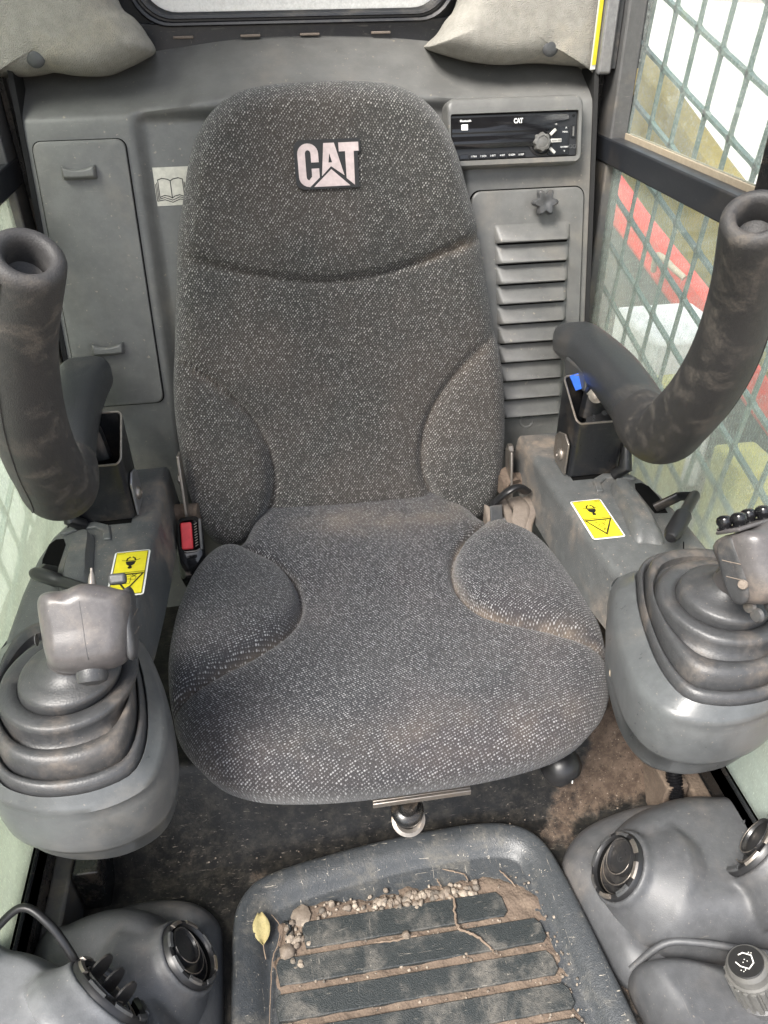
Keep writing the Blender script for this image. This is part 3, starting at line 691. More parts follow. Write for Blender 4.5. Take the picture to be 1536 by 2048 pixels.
mk('latch_ring', lathe((.012, .572, .1475), (0, -.55, .85), [(.014, 0), (.019, .002), (.0215, .006), (.0215, .011), (.017, .013), (.0125, .010), (.0120, .0)], 32, False, False), 'steel', seat)
# grey weight knob low on the right
mk('adjuster_knob', lathe((.213, .592, .195), (.35, -.85, -.35), [(.0, -.02), (.020, -.02), (.026, -.008), (.028, .008), (.025, .020), (.016, .028), (.0, .030)], 7, False, False), 'black', seat, sharp=60)
text('print', '/', (.2245, .5665, .192), (1, .3, .2), (-.2, .4, .9), .018, 'white', seat, .001)
# side plates and pivots of the back
for s in (1, -1):
    mk('hinge_plate', join(mir(obox((.256, 1.00, .37 if s < 0 else .325), (1, 0, 0), (0, .27, 1), (0, -1, .27), .004, .17, .030), s)), 'steel', seat, bevel=.001)
    mk('hinge_bolt', mir(lathe((.257, 1.035, .405), (1, 0, 0), [(.0085, 0), (.0085, .007), (.006, .009)], 6), s), 'steel', seat, sharp=20)
    mk('pivot_tube', mir(cyl((.24, 1.01, .355), (.30, 1.02, .352), .015), s), 'dirt', seat)

# ================================================================== seat belt
bk_ = empty('belt_buckle', (-.252, .985, .25), 'black seat belt buckle with a red release button left of the cushion', 'buckle')
bc = Vector((-.2515, .955, .352)); bn = Vector((.05, -.62, .78)).normalized(); bu = Vector((1, .02, .0)).normalized(); bv = bn.cross(bu).normalized()
def bro(w, h_, r): return rrect(-w/2, w/2, -h_/2, h_/2, r, 5)
rs = []
for hh, w, h_, of in ((-.070, .022, .050, -.040), (-.045, .034, .085, -.030), (-.018, .039, .092, -.021), (-.006, .0395, .084, -.014), (.000, .0375, .066, -.004), (.004, .034, .058, 0), (.004, .029, .047, 0), (-.004, .028, .046, 0)):
    rs.append([bc+bu*p[0]+bv*(p[1]+of)+bn*hh for p in bro(w, h_, min(w, h_)*.30)])
mk('casing', loft(rs, True, True), 'gloss', bk_)
mk('release_button', prism([(p[0]-.0045, p[1]) for p in bro(.0165, .0415, .003)], bc, bu, bv, bn, -.004, .0045), 'red', bk_, bevel=.0015)
mk('slot', prism([(p[0]+.009, p[1]) for p in bro(.0075, .040, .001)], bc, bu, bv, bn, -.0039, -.001), 'void', bk_)
for k in range(9): mk('spring_coil', cyl(bc+bu*.0068+bv*(-.017+.0042*k)+bn*.0005, bc+bu*.0112+bv*(-.0145+.0042*k)+bn*.0005, .0006, n=8), 'steel', bk_)
mk('side_strip', prism([(p[0]+.0158, p[1]) for p in bro(.0045, .049, .002)], bc, bu, bv, bn, .002, .006), 'darkgrey', bk_, bevel=.001)
mk('stalk', tube([bc+bn*-.05+bv*-.012, bc+bn*-.09+bv*-.02, bc+bn*-.14+bv*-.01], [(.012, .006)]*3, 12), 'webbing', bk_)
mk('anchor', box(-.232, -.214, .915, .935, .25, .325), 'darkgrey', bk_, bevel=.002)
bl = empty('belt_tongue', (.262, .96, .30), 'steel belt tongue and folded dusty belt tucked right of the cushion', 'seat belt')
# slotted tongue plate standing on edge
tO = Vector((.297, .972, .370)); tu = Vector((.10, .9, .42)).normalized(); tv = Vector((.15, -.42, .9)).normalized(); tn = tu.cross(tv)
to = [(-.016, -.030), (-.020, -.006), (-.016, .014), (-.006, .024), (.008, .024), (.017, .014), (.017, -.012), (.006, -.030)]
tor = cat(to, 4, True); tir = [(p[0]*.24+.001, p[1]*.42+.001) for p in tor]
rr_ = []
for (a_, b_) in ((0, 0), (0, 1), (1, 1), (1, 0), (0, 0)):
    rr_.append([tO+tu*(p[0] if not a_ else q[0])+tv*(p[1] if not a_ else q[1])+tn*(.003*b_) for p, q in zip(tor, tir)])
mk('tongue_plate', loft(rr_, False, False), 'gloss', bl, sharp=30)
mk('tongue_leg', tube([tO+tv*-.028, tO+tv*-.045+tn*.004, tO+tv*-.07+tn*-.004+Vector((-.01, -.02, 0)), (.247, .893, .326)], [(.004, .0022)]*4, 10), 'chrome', bl)
mk('retainer', tube(cat([(.214, .955, .355), (.232, .945, .383), (.250, .948, .388), (.266, .955, .374)], 6), [(.010, .0055)]*19, 14), 'black', bl)
mk('retainer_tab', obox((.2155, .935, .345), (1, .1, 0), (0, .5, 1), (0, -1, .5), .020, .034, .004), 'darkgrey', bl, bevel=.0015)
for k, (x0, x1, w) in enumerate(((.252, .244, .013), (.270, .258, .008), (.232, .232, .007))):
    mk('belt_fold', tube(cat([(x0, .965, .352), (x0+.004, .94, .352-.004*k), (x1, .912, .338), (x1-.004, .89, .322)], 5), [(w, .006)]*16, 14, True, .6), 'webbing', bl)
mk('guard_plate', loft([[Vector((x, y, z)) for x, y, z in ((.206, .975, z0), (.222, .955, z0), (.224, .925, z0-.02), (.214, .90, z0-.03), (.204, .91, z0-.03))] for z0 in (.27, .345)]), 'webbing', bl, bevel=.002)
mk('strap_end', obox((.262, .905, .318), (1, .3, 0), (-.2, .8, .3), (0, -.3, 1), .026, .020, .010), 'black', bl, bevel=.003)
mk('stalk', cyl((.252, 1.03, .362), (.262, 1.0, .355), .014), 'dirt', bl)

# ================================================================== side consoles
co_out = [(.279, 1.055), (.2805, .98), (.282, .92), (.2845, .85), (.288, .79), (.293, .73), (.300, .680), (.302, .62), (.305, .56), (.42, .56), (.434, .62), (.438, .70), (.438, .78), (.434, .845), (.424, .892), (.410, .922), (.398, .945), (.392, .985), (.385, 1.02), (.380, 1.055)]
def shrink(o, d):
    n = len(o); out = []
    A = sum(o[i][0]*o[(i+1) % n][1]-o[(i+1) % n][0]*o[i][1] for i in range(n)); sg = 1 if A > 0 else -1
    for i in range(n):
        a, b, c = np.array(o[i-1]), np.array(o[i]), np.array(o[(i+1) % n]); e1 = (b-a)/(np.hypot(*(b-a))+1e-9); e2 = (c-b)/(np.hypot(*(c-b))+1e-9)
        nn = np.array([-(e1+e2)[1], (e1+e2)[0]])*sg; nn /= (np.hypot(*nn)+1e-9); out.append(tuple(b+nn*d))
    return out
podo = cat([(.300, .692), (.272, .650), (.250, .595), (.237, .54), (.2325, .495), (.243, .457), (.272, .438), (.305, .433), (.345, .440), (.384, .462), (.408, .505), (.424, .57), (.434, .64), (.436, .70), (.38, .708)], 6, True)
opn = cat([(.302, .668), (.277, .620), (.261, .565), (.2525, .505), (.259, .466), (.282, .4515), (.312, .447), (.346, .452), (.378, .472), (.399, .515), (.412, .60), (.402, .665), (.350, .682)], 6, True)
def resample(o, n, c):
    th = np.array([math.atan2(p[1]-c[1], p[0]-c[0]) for p in o]); rr = np.array([math.hypot(p[0]-c[0], p[1]-c[1]) for p in o]); i = np.argsort(th); th, rr = th[i], rr[i]
    t = np.linspace(-math.pi, math.pi, n, endpoint=False); r_ = np.interp(t, np.concatenate([th-2*math.pi, th, th+2*math.pi]), np.tile(rr, 3)); return [(c[0]+a*math.cos(b), c[1]+a*math.sin(b)) for a, b in zip(r_, t)]
NB = 96
def label_art(par, O, U, V, Nn, kind, right):
    """yellow two-panel safety label, 45 x 92 mm; U to the right, V away from the operator"""
    w, h_ = .0455, .0910
    mk('label_border', sheet([rrect(0, w, 0, h_, .004, 4)], O, U, V, Nn, .0004), 'white', par, smooth=False)
    mk('label_field', sheet([rrect(.0025, w-.0025, .0025, h_-.0025, .001, 2)], O, U, V, Nn, .0008), 'yellow', par, smooth=False)
    a, b, c_, d_ = .0028, w-.0028, .0028, h_-.0028; P = []
    P += ribbon([(a, c_), (b, c_), (b, d_), (a, d_), (a, c_)], .0008)+ribbon([(a, h_*.50), (b, h_*.50)], .0008)
    P += ribbon([(.005, .0435-.002), (w/2, .010), (w-.005, .0435-.002), (.005, .0435-.002)], .0018)
    P += ribbon([(.0035, .0435-.0005), (w/2, .0068), (w-.0035, .0435-.0005), (.0035, .0435-.0005)], .0004)
    cx, cy = w/2, .066   # upside-down seated figure with belt
    P += [[(cx-.0065, cy+.002), (cx-.005, cy-.004), (cx-.002, cy-.007), (cx+.002, cy-.007), (cx+.005, cy-.004), (cx+.0065, cy+.002)]]
    P += [circ(cx, cy-.0105, .0028, 12), circ(cx, cy-.0078, .0014, 8)]
    P += ribbon([(cx-.0055, cy+.004), (cx-.0045, cy+.008), (cx-.002, cy+.0105)], .0020)+ribbon([(cx+.0055, cy+.004), (cx+.0045, cy+.008), (cx+.002, cy+.0105)], .0020)
    P += ribbon([(cx-.011, cy+.0048), (cx-.006, cy+.0038), (cx, cy+.0032), (cx+.006, cy+.0038), (cx+.011, cy+.0055)], .0010)
    P += ribbon([(.0050, h_-.0055), (.0135, h_-.0055)], .0008)
    if kind == 'tip':     # small outline figures inside the triangle
        for bx in ((cx-.005, .024, .008, .008), (cx+.003, .031, .006, .005), (cx-.007, .030, .005, .005)):
            x, y, ww, hh = bx; P += ribbon([(x, y), (x+ww, y-.001), (x+ww+.001, y+hh), (x+.001, y+hh), (x, y)], .0005)
        P += ribbon([(cx-.010, .036), (cx+.006, .0385)], .0004)+ribbon([(cx+.005, .036), (cx+.010, .040)], .0009)+ribbon([(cx+.010, .036), (cx+.005, .040)], .0009)
    else:
        P += ribbon([(cx-.006, .036), (cx-.001, .031), (cx-.005, .028), (cx-.001, .026), (cx+.005, .030), (cx+.003, .035), (cx-.002, .037), (cx-.006, .036)], .0007)
        P += ribbon([(cx+.004, .038), (cx+.010, .039), (cx+.006, .033), (cx, .032)], .0006)+ribbon([(cx-.001, .022), (cx+.003, .0225), (cx, .019), (cx+.004, .0195)], .0008)
        P += ribbon([(w-.012, h_-.008), (w-.005, h_-.007), (w-.005, h_-.0045), (w-.012, h_-.0055), (w-.012, h_-.008)], .0006)+ribbon([(w-.009, h_-.0075), (w-.009, h_-.005)], .0006)
        for _ in range(14):
            x, y = random.uniform(.004, w-.004), random.uniform(.004, h_-.004); P.append(circ(x, y, random.uniform(.0002, .0004), 6))
    mk('label_print', sheet(P, O, U, V, Nn, .0012), 'ink', par, smooth=False)

def console(s):
    side = 'right' if s > 0 else 'left'
    c = empty('side_console', (s*.35, .80, .30), ('right hand grey console, its lever bent up at the window' if s > 0 else 'left hand grey console with straight lever behind the joystick'), 'console', 'grey side consoles')
    rs = []
    for z, d_ in ((.335, -.008), (.36, -.005), (.405, 0), (.412, .0012), (.4175, .005), (.420, .011)):
        rs.append([(s*p[0], p[1], z) for p in shrink(co_out, d_)])
    g = loft(rs, True, True)
    if s < 0: g = (g[0], [tuple(reversed(f)) for f in g[1]])
    mk('body', (g[0], [tuple(reversed(f)) for f in g[1]]), 'console', c, sharp=50)
    # raised guard beside the lever
    hp = [(.346, .752), (.362, .742), (.384, .740), (.392, .80), (.392, .868), (.384, .884), (.370, .886), (.362, .870), (.356, .82)]
    mk('lever_guard', mir(loft([[(p[0]+(.377-p[0])*k, p[1]+(.86-p[1])*k*.6, z) for p in cat(hp, 3, True)] for z, k in ((.418, 0), (.423, .04), (.430, .28), (.434, .42))]), s), 'console', c)
    hp2 = [(.340, .868), (.346, .900), (.366, .912), (.396, .908), (.412, .893), (.404, .889), (.388, .897), (.366, .899), (.354, .888), (.350, .868)]
    mk('lever_guard', mir(loft([[(p[0], p[1], z) for p in hp2] for z in (.418, .424)]), s), 'console', c, bevel=.002)
    sl_ = [(.400, .806), (.418, .804), (.423, .840), (.421, .872), (.414, .882), (.404, .882), (.399, .868)]
    mk('lever_slot', mir(loft([[(p[0], p[1], z) for p in sl_] for z in (.419, .4206)]), s), 'void', c, smooth=False)
    mk('post_opening', mir(box(.318, .404, .905, .985, .419, .4204), s), 'void', c, smooth=False)
    mk('anchor_plate', mir(join(box(.330, .400, .930, .985, .4205, .4225)), s), 'dirt', c, bevel=.001)
    mk('anchor_bolt', mir(lathe((.350, .945, .4225), (0, 0, 1), [(.010, 0), (.010, .002), (.0065, .0025), (.0065, .008), (.005, .009)], 6), s), 'steel', c, sharp=20)
    # lever
    if s > 0:
        mk('lever_arm', tube([(.402, .812, .425), (.43, .806, .445), (.4385, .785, .4585)], [(.004, .007)]*3, 10, True, .6), 'bracket', c)
        mk('lever_grip', lathe((.4385, .785, .4585), Vector((.366, .703, .460))-Vector((.4385, .785, .4585)), [(.0, -.008), (.006, -.006), (.0075, 0), (.0078, .05), (.0082, .052), (.0112, .055), (.0112, .100), (.0085, .1045), (.0085, .1095), (.006, .113), (.0, .114)], 20, False, False), 'black', c)
    else:
        mk('lever_arm', tube([(-.400, .806, .425), (-.406, .79, .442), (-.404, .765, .456)], [(.004, .007)]*3, 10, True, .6), 'bracket', c)
        mk('lever_grip', lathe((-.4045, .762, .458), Vector((-.335, .705, .472))-Vector((-.4045, .762, .458)), [(.0, -.010), (.005, -.008), (.0075, -.003), (.0085, .002), (.0085, .040), (.0072, .042), (.0068, .055), (.0068, .12), (.0, .121)], 20, False, False), 'black', c)
    # warning label
    if s > 0: label_art(c, Vector((.2935, .761, .4205)), Vector((1, 0, 0)), Vector((0, 1, 0)), Vector((0, 0, 1)), 'crush', True)
    else: label_art(c, Vector((-.3310, .7475, .4205)), Vector((1, 0, 0)), Vector((0, 1, 0)), Vector((0, 0, 1)), 'tip', False)
    if s > 0:
        ck = [(.409, .738, .4204), (.402, .724, .4204), (.392, .714, .4204), (.384, .702, .4204), (.372, .692, .4204), (.364, .688, .4204)]
        mk('crack', tube(ck, .0007, 5), 'void', c)
    # pod around the joystick
    cc = (.338, .57); A = resample(podo, NB, cc); B_ = [(p[0]+(.010 if s > 0 else 0), p[1]) for p in resample(opn, NB, cc)]
    rs = []
    for z, k, m_ in ((.322, -.26, 0), (.330, -.15, 0), (.342, -.095, 0), (.3735, -.055, 0), (.3760, -.044, 0), (.3780, -.022, 0), (.384, -.010, 0), (.396, -.002, 0), (.414, -.004, 0), (.427, -.016, 0), (.434, -.035, 0), (.4385, 0, .22), (.4425, 0, .45), (.4468, 0, .70), (.4505, 0, .86), (.4518, 0, .93), (.4508, 0, .985), (.446, 0, 1.01), (.425, 0, 1.02)):
        ring = []
        for a, b in zip(A, B_):
            p = (a[0]+(b[0]-a[0])*m_, a[1]+(b[1]-a[1])*m_) if m_ else (cc[0]+(a[0]-cc[0])*(1+k), cc[1]+(a[1]-cc[1])*(1+k)+(.006 if z < .376 else 0))
            zz = z-.02*min(1, max(0, (p[1]-.64)/.05)) if z > .42 else z
            ring.append((s*p[0], p[1], zz))
        rs.append(ring)
    g = loft(rs, True, False)
    if s < 0: g = (g[0], [tuple(reversed(f)) for f in g[1]])
    mk('joystick_pod', g, 'pod', c, sharp=60)
    if s > 0: mk('cap', lathe((.2475, .560, .387), (-.86, -.45, .22), [(.0, .0), (.0085, 0), (.008, .0015), (.0, .0005)], 20, False, False), 'tan', c)
    return c
consR = console(1); consL = console(-1)

# ================================================================== joysticks
def joystick(s, n1, head, tw):
    j = empty('joystick', (s*.335, .56, .44), ('right joystick with four glossy black thumb buttons' if s > 0 else 'left joystick with a small steel thumb toggle behind its head'), 'joystick', 'joysticks')
    cc0 = (s*.338+(.010 if s > 0 else 0), .57); B_ = [(s*p[0]+(.010 if s > 0 else 0), p[1]) for p in resample(opn, NB, (.338, .57))]
    # align ring parameter with angle around the centre
    th = [math.atan2(p[1]-cc0[1], p[0]-cc0[0]) for p in B_]
    cN = Vector(n1)
    prof = [  # blend to circle, circle radius, z, scale of opening
        (0, 0, .428, 1.0), (0, 0, .4460, .992), (0, 0, .4545, .978), (0, .070, .4590, .958), (.02, .070, .4600, .935), (.04, .070, .4585, .915), (.05, .070, .4500, .905), (.06, .070, .4500, .895),
        (.10, .0705, .4620, .892), (.14, .0705, .4700, .885), (.20, .0705, .4755, .865), (.30, .0700, .4765, .835), (.45, .0690, .4745, .80), (.50, .068, .4660, .79), (.55, .0675, .4660, .785),
        (.85, .0665, .4740, .77), (.90, .0660, .4810, .77), (.95, .0650, .4860, .76), (1, .0625, .4880, .75), (1, .0560, .4885, .75), (1, .0490, .4870, .78), (1, .0478, .4850, .78),
        (1, .0478, .4935, .78), (1, .0470, .4980, .78), (1, .0440, .5010, .78), (1, .0330, .5035, .78), (1, .0230, .5080, .78), (1, .0170, .5160, .78), (1, .0150, .5300, .78)]
    rs = []
    for bl_, rad, z, sc in prof:
        f = min(1, max(0, (z-.44)/.06)); cx, cy = cc0[0]*(1-f)+cN.x*f, cc0[1]*(1-f)+cN.y*f; ring = []
        for p, t in zip(B_, th):
            a = (cc0[0]+(p[0]-cc0[0])*sc, cc0[1]+(p[1]-cc0[1])*sc); b = (cx+rad*math.cos(t), cy+rad*math.sin(t))
            ring.append((a[0]*(1-bl_)+b[0]*bl_, a[1]*(1-bl_)+b[1]*bl_, z))
        rs.append(ring)
    g = loft(rs, False, False)
    if s < 0: g = (g[0], [tuple(reversed(f)) for f in g[1]])
    mk('boot', g, 'boot', j, sharp=60)
    # moulding seam on the collar
    sm = [(cN.x+.001*i, cN.y-(.016+.0105*i*.30+.0), 0) for i in range(4)]
    hd = Vector(head); base = Vector((cN.x, cN.y, .512))
    # stem
    up = (hd-base).normalized()
    mk('stem', tube([base-up*.01, base+up*.02, base+up*.045+Vector((0, .008, 0)), hd+Vector((0, .014, .0))], [(.0175, .0165), (.020, .020), (.023, .024), (.024, .025)], 24), 'grip', j)
    # head: rounded block, face turned down to the door
    Nf = Vector((tw, -.74, .67)).normalized(); Uf = Vector((1, tw*.74, 0)); Uf = (Uf-Nf*Uf.dot(Nf)).normalized(); Vf = Nf.cross(Uf).normalized()
    o_ = [(-.0445, .012), (-.0440, .031), (-.036, .0375), (-.018, .0375), (0, .0415), (.018, .0385), (.034, .0330), (.0440, .0290), (.0455, .012), (.042, -.012), (.037, -.030), (.026, -.0375), (0, -.0400), (-.026, -.0375), (-.038, -.030), (-.0425, -.012)]
    def hdp(P, e):
        return .007*(1-(P[:, 0]/.046)**2)-.010*np.clip((-P[:, 1]-.008)/.03, 0, 1)**2+.004*np.clip((P[:, 1])/.04, 0, 1), np.zeros(len(P))
    o_ = [(p[0]*.87, p[1]*.95) for p in o_]
    g, uv, du = pillow(o_, hd, Uf, Vf, Nf, .018, .016, .026 if s < 0 else .034, .014, 34, 5, hdp)
    mk('grip_head', g, 'grip', j, sharp=0)
    mk('mould_seam', tube([hd+Nf*(.018+.007+.004*max(0, v_)/.04-.010*min(1, max(0, (-v_-.008)/.03))**2-.00012)+Vf*v_+Uf*(.002-v_*.05) for v_ in [.024-.05*k/14 for k in range(15)]], .00035, 6), 'boot', j)
    sd = 1 if s < 0 else -1
    g2, u2, d2 = pillow([(-.016, -.026), (-.019, .0), (-.015, .026), (-.004, .033), (.008, .030), (.011, .0), (.006, -.024), (-.005, -.032)], hd+Uf*(sd*.0352)-Nf*.006, -Nf if sd > 0 else Nf, Vf, Uf*sd, .0048, .010, .004, .006, 16, 5)
    mk('side_pad', g2, 'boot', j, sharp=0)
    for q_ in (-.006, .010): mk('pad_groove', tube([hd+Uf*(sd*.0398)+Vf*q_-Nf*(.006+.010*k) +Vf*(.003*k) for k in (-1, -.3, .4, 1)], .0006, 6), 'webbing', j)
    mk('trigger', lathe(hd-Vf*.040+Nf*-.001, -Vf+Nf*.1, [(.013, -.008), (.0135, .002), (.012, .006), (.006, .0085), (.0, .009)], 24, False, False), 'boot', j)
    topc = hd+Vf*.0385
    if s > 0:
        mk('button_plate', obox(topc+Vf*.0005-Nf*.004-Uf*.0, Uf, Vf, Nf, .074, .004, .030), 'grip', j, bevel=.002)
        for bx, bz in ((-.0285, -.009), (-.0215, .002), (.006, -.010), (.0135, .001)):
            q = topc+Uf*bx+Nf*(bz-.004)+Vf*.002
            mk('thumb_button', lathe(q, Vf+Nf*.2, [(.0078, 0), (.0078, .0012), (.0058, .0016), (.0060, .004), (.0074, .0055), (.0076, .009), (.0066, .0118), (.0038, .0134), (.0, .0138)], 20, True, False), 'gloss', j)
        mk('side_button', lathe(hd-Uf*.0405+Nf*.001-Vf*.012, -Uf+Nf*.4, [(.0, 0), (.0048, .0), (.0042, .002), (.0, .0025)], 16, False, False), 'webbing', j)
        for q_ in ((-.025, -.028), (-.031, -.018)):
            mk('side_button', lathe(hd-Uf*.020+Vf*q_[0]*1.5+Nf*q_[1]*.6, -Uf+Vf*.1, [(.0, 0), (.0075, .0), (.006, .003), (.0, .0035)], 16, False, False), 'darkgrey', j)
    else:
        mk('toggle', lathe(topc+Uf*.003-Nf*.012+Vf*.002, Vf-Nf*.2, [(.004, -.004), (.0028, .006), (.0016, .010), (.0012, .014), (.0, .0145)], 14), 'steel', j)
        mk('rocker', obox(topc+Uf*.026-Nf*.010+Vf*.003, Uf, Vf, Nf, 0.015, .010, .009), 'darkgrey', j, bevel=.0025, seg=3)
        mk('side_button', lathe(hd-Uf*.0435-Vf*.004, -Uf, [(.0, 0), (.0055, .0), (.005, .0010), (.0, .0012)], 16, False, False), 'boot', j)
    return j
joystick(-1, (-.319, .553, .5), (-.283, .528, .570), .02)
joystick(1, (.350, .555, .5), (.352, .516, .570), .30)



# ================================================================== armrests with grab handles
def armrest(s):
    a = empty('armrest', (s*.36, .94, .42), ('right black armrest curving up into a foam grab handle, blue tag beneath' if s > 0 else 'left black armrest curving up into a dusty foam grab handle'), 'armrest', 'armrests with grab handles')
    P = cat([(.382, 1.135, .545), (.380, 1.06, .556), (.374, .96, .566), (.360, .86, .574), (.342, .765, .582)], 7)
    # arm pad: D section, flat outer top
    rings = []; m = len(P)
    for i, p in enumerate(P):
        p = Vector(p); t = (Vector(P[min(i+1, m-1)])-Vector(P[max(0, i-1)])).normalized(); u = t.cross(Vector((0, 0, 1))).normalized(); v = u.cross(t)
        f = i/(m-1); e = 1 if i > 3 else (.72, .90, .97, .995)[i]
        rw_, rh = (.0375-.006*max(0, f-.55)/.45)*e, (.030+.004*f)*e; ring = []
        for j in range(40):
            an = 2*math.pi*j/40; ca, sa = math.cos(an), math.sin(an); pw = .62+.28*f
            ring.append(p+u*(math.copysign(abs(ca)**pw, ca)*rw_)+v*(math.copysign(abs(sa)**pw, sa)*rh*(1 if sa > 0 else .85)))
        rings.append(ring)
    g = mir(loft(rings), s); mk('arm_pad', g, 'pad', a, sharp=50)
    Q = cat([(.357, .850, .574), (.343, .768, .582), (.336, .718, .603), (.326, .680, .640), (.314, .632, .697), (.298, .588, .762), (.276, .551, .830), (.2455, .513, .893)], 8)
    Rr = np.interp(np.linspace(0, 1, len(Q)), [0, .1, .22, .4, .6, .85, 1], [.0285, .0355, .0370, .0345, .031, .0265, .0240])
    n = 40; pathV = [Vector(p) for p in Q]; rings = []; up = Vector((0, 0, 1)); m = len(Q)
    def fr(i):
        t = (pathV[min(i+1, m-1)]-pathV[max(0, i-1)]).normalized(); return t
    upv = Vector((0, 0, 1))
    for i, p in enumerate(pathV):
        t = fr(i); u = t.cross(upv).normalized(); v = u.cross(t).normalized(); upv = v
        k = max(0, 1-abs(i-8)/9)
        rings.append([p+u*(math.cos(2*math.pi*j/n)*Rr[i])+v*(math.sin(2*math.pi*j/n)*Rr[i]*(1+.04*k)) for j in range(n)])
    t = fr(m-1); e = pathV[-1]; r0 = Rr[-1]
    for dr, dz in ((-.0005, .004), (-.003, .0075), (-.0065, .0085), (-.0095, .0070), (-.0115, .002), (-.0122, -.012), (-.0125, -.04)):
        rings.append([e+t*dz+u*(math.cos(2*math.pi*j/n)*(r0+dr))+v*(math.sin(2*math.pi*j/n)*(r0+dr)) for j in range(n)])
    mk('grab_handle', mir(loft(rings, True, False), s), 'foam', a, sharp=60)
    mk('handle_plug', mir(lathe(e-t*.013, t, [(r0-.0119, 0), (.006, -.004), (.0, -.005)], 24, False, False), s), 'foam', a)
    # seam line running down the outside of the foam
    sm = [];
    for i in range(6, m, 2):
        tt_ = fr(i); uu = tt_.cross(Vector((0, 0, 1))).normalized(); vv = uu.cross(tt_).normalized()
        dirn = (Vector((0.18 if s < 0 else .55, -.90, .28))); dirn = (dirn-tt_*dirn.dot(tt_)).normalized(); sm.append(pathV[i]+dirn*(Rr[i]*1.003))
    mk('mould_seam', mir(tube([tuple(q) for q in sm], .0009, 6), s), 'foam', a)
    # post: open box bracket the arm drops into
    x0, x1, y0, y1 = .313, .392, .912, .985
    def brk(th):
        zt = [(.545, .535), (.505, .54)]
        out = rrect(x0, x1, y0, y1, .008, 4); inn = rrect(x0+.003, x1-.003, y0+.003, y1-.003, .006, 4)
        def top(p): # front edge dips, rear rises
            f = (p[1]-y0)/(y1-y0); return .512+.040*f+.010*math.sin(math.pi*(p[0]-x0)/(x1-x0))*(-1 if f < .3 else 0)
        def bot(p): return .4225+(.028 if (p[1] < y0+.004 and x0+.018 < p[0] < x1-.02) else 0)
        r1 = [(p[0], p[1], bot(p)) for p in out]; r2 = [(p[0], p[1], top(p)) for p in out]; r3 = [(p[0], p[1], top(p)) for p in inn]; r4 = [(p[0], p[1], .43) for p in inn]
        return loft([r1, r2, r3, r4], False, False)
    mk('post_bracket', mir(brk(0), s), 'bracket', a, sharp=30)
    rim_ = [(p[0], p[1], .512+.040*((p[1]-y0)/(y1-y0))+.0005+.010*math.sin(math.pi*(p[0]-x0)/(x1-x0))*(-1 if (p[1]-y0)/(y1-y0) < .3 else 0)) for p in rrect(x0+.0015, x1-.0015, y0+.0015, y1-.0015, .007, 4)]
    mk('rim_highlight', mir(tube([tuple(q) for q in rim_+rim_[:1]], .0016, 8, False), s), 'steel', a)  # lighter tube paints the glossy highlight along the bracket's top rim
    mk('tab', mir(prism([(0, 0), (.040, 0), (.052, .012), (.052, .040), (.040, .052), (.018, .060), (0, .052)], (.3105, .918, .4225), (0, 1, 0), (0, 0, 1), (-1, 0, 0), -.001, .0025), s), 'alu' if s < 0 else 'steel', a, bevel=.0012)
    mk('tab_bolt', mir(lathe((.308, .940, .446), (-1, 0, 0), [(.0095, 0), (.0095, .0015), (.0075, .004), (.004, .0055), (.003, .004), (.0, .0035)], 20, False, False), s), 'steel', a)
    mk('side_gusset', mir(join(obox((.396, .940, .450), (1, 0, 0), (0, 1, 0), (.18, 0, 1), .003, .050, .075)), s), 'bracket', a, bevel=.001)
    mk('rubber_bumper', mir(tube([(.382, .905, .424), (.392, .895, .440), (.397, .915, .470)], [.009, .010, .007], 14), s), 'black', a)
    mk('link', mir(tube([(.352, .948, .50), (.358, .955, .535), (.365, .95, .560)], [(.020, .012)]*3, 12, True, .6), s), 'bracket', a)
    if s > 0:
        mk('pivot_recess', join(obox((.3405, 1.0, .546), (1, 0, 0), (0, .95, -.1), (0, .1, .95), .006, .085, .030)), 'darkgrey', a, bevel=.006)
        mk('blue_tag', obox((.334, .976, .545), (1, .3, .1), (-.2, .75, .65), (0, -.65, .75), .016, .024, .003), 'blue', a, bevel=.0004)
        mk('tag_clip', tube([(.340, .967, .560), (.343, .952, .558), (.345, .944, .546), (.340, .946, .538)], [(.0035, .0018)]*4, 8), 'steel', a)
        mk('pivot_bolt', lathe((.344, .927, .547), (-.6, -.75, .3), [(.0115, 0), (.0115, .0025), (.0075, .003), (.0075, .008), (.0045, .0085), (.0045, .015), (.0, .0155)], 16, False, False), 'steel', a, sharp=30)
        sw = empty('limit_switch', (.35, .95, .46), 'small black limit switch with steel plunger inside the right armrest post', 'switch')
        mk('switch_body', obox((.356, .938, .498), (1, -.35, 0), (.3, .8, .5), (0, -.5, .8), .034, .034, .022), 'black', sw, bevel=.001)
        c_ = Vector((.356, .938, .498)); X_, Y_ = Vector((1, -.35, 0)).normalized(), Vector((.3, .8, .5)).normalized(); Z_ = X_.cross(Y_).normalized()
        mk('plunger_plate', obox(c_+Y_*.019+Z_*.010-X_*.002, X_, Y_, Z_, .028, .007, .006), 'alu', sw, bevel=.0006)
        mk('roller', ball(tuple(c_+Y_*.026+Z_*.010), .006, 12), 'alu', sw)
        for dx, dy in ((.009, .008), (.009, -.009)): mk('screw_hole', lathe(c_+X_*dx+Y_*dy+Z_*.0115, Z_, [(.0045, 0), (.0042, .0008), (.0028, .0008), (.0025, .0)], 16, False, True), 'darkgrey', sw)
        text('moulded_print', 'IEC 6', c_-X_*.006-Y_*.002+Z_*.0116, Y_*-1, X_, .0050, 'darkgrey', sw, .0003)
    return a
armrest(1); armrest(-1)

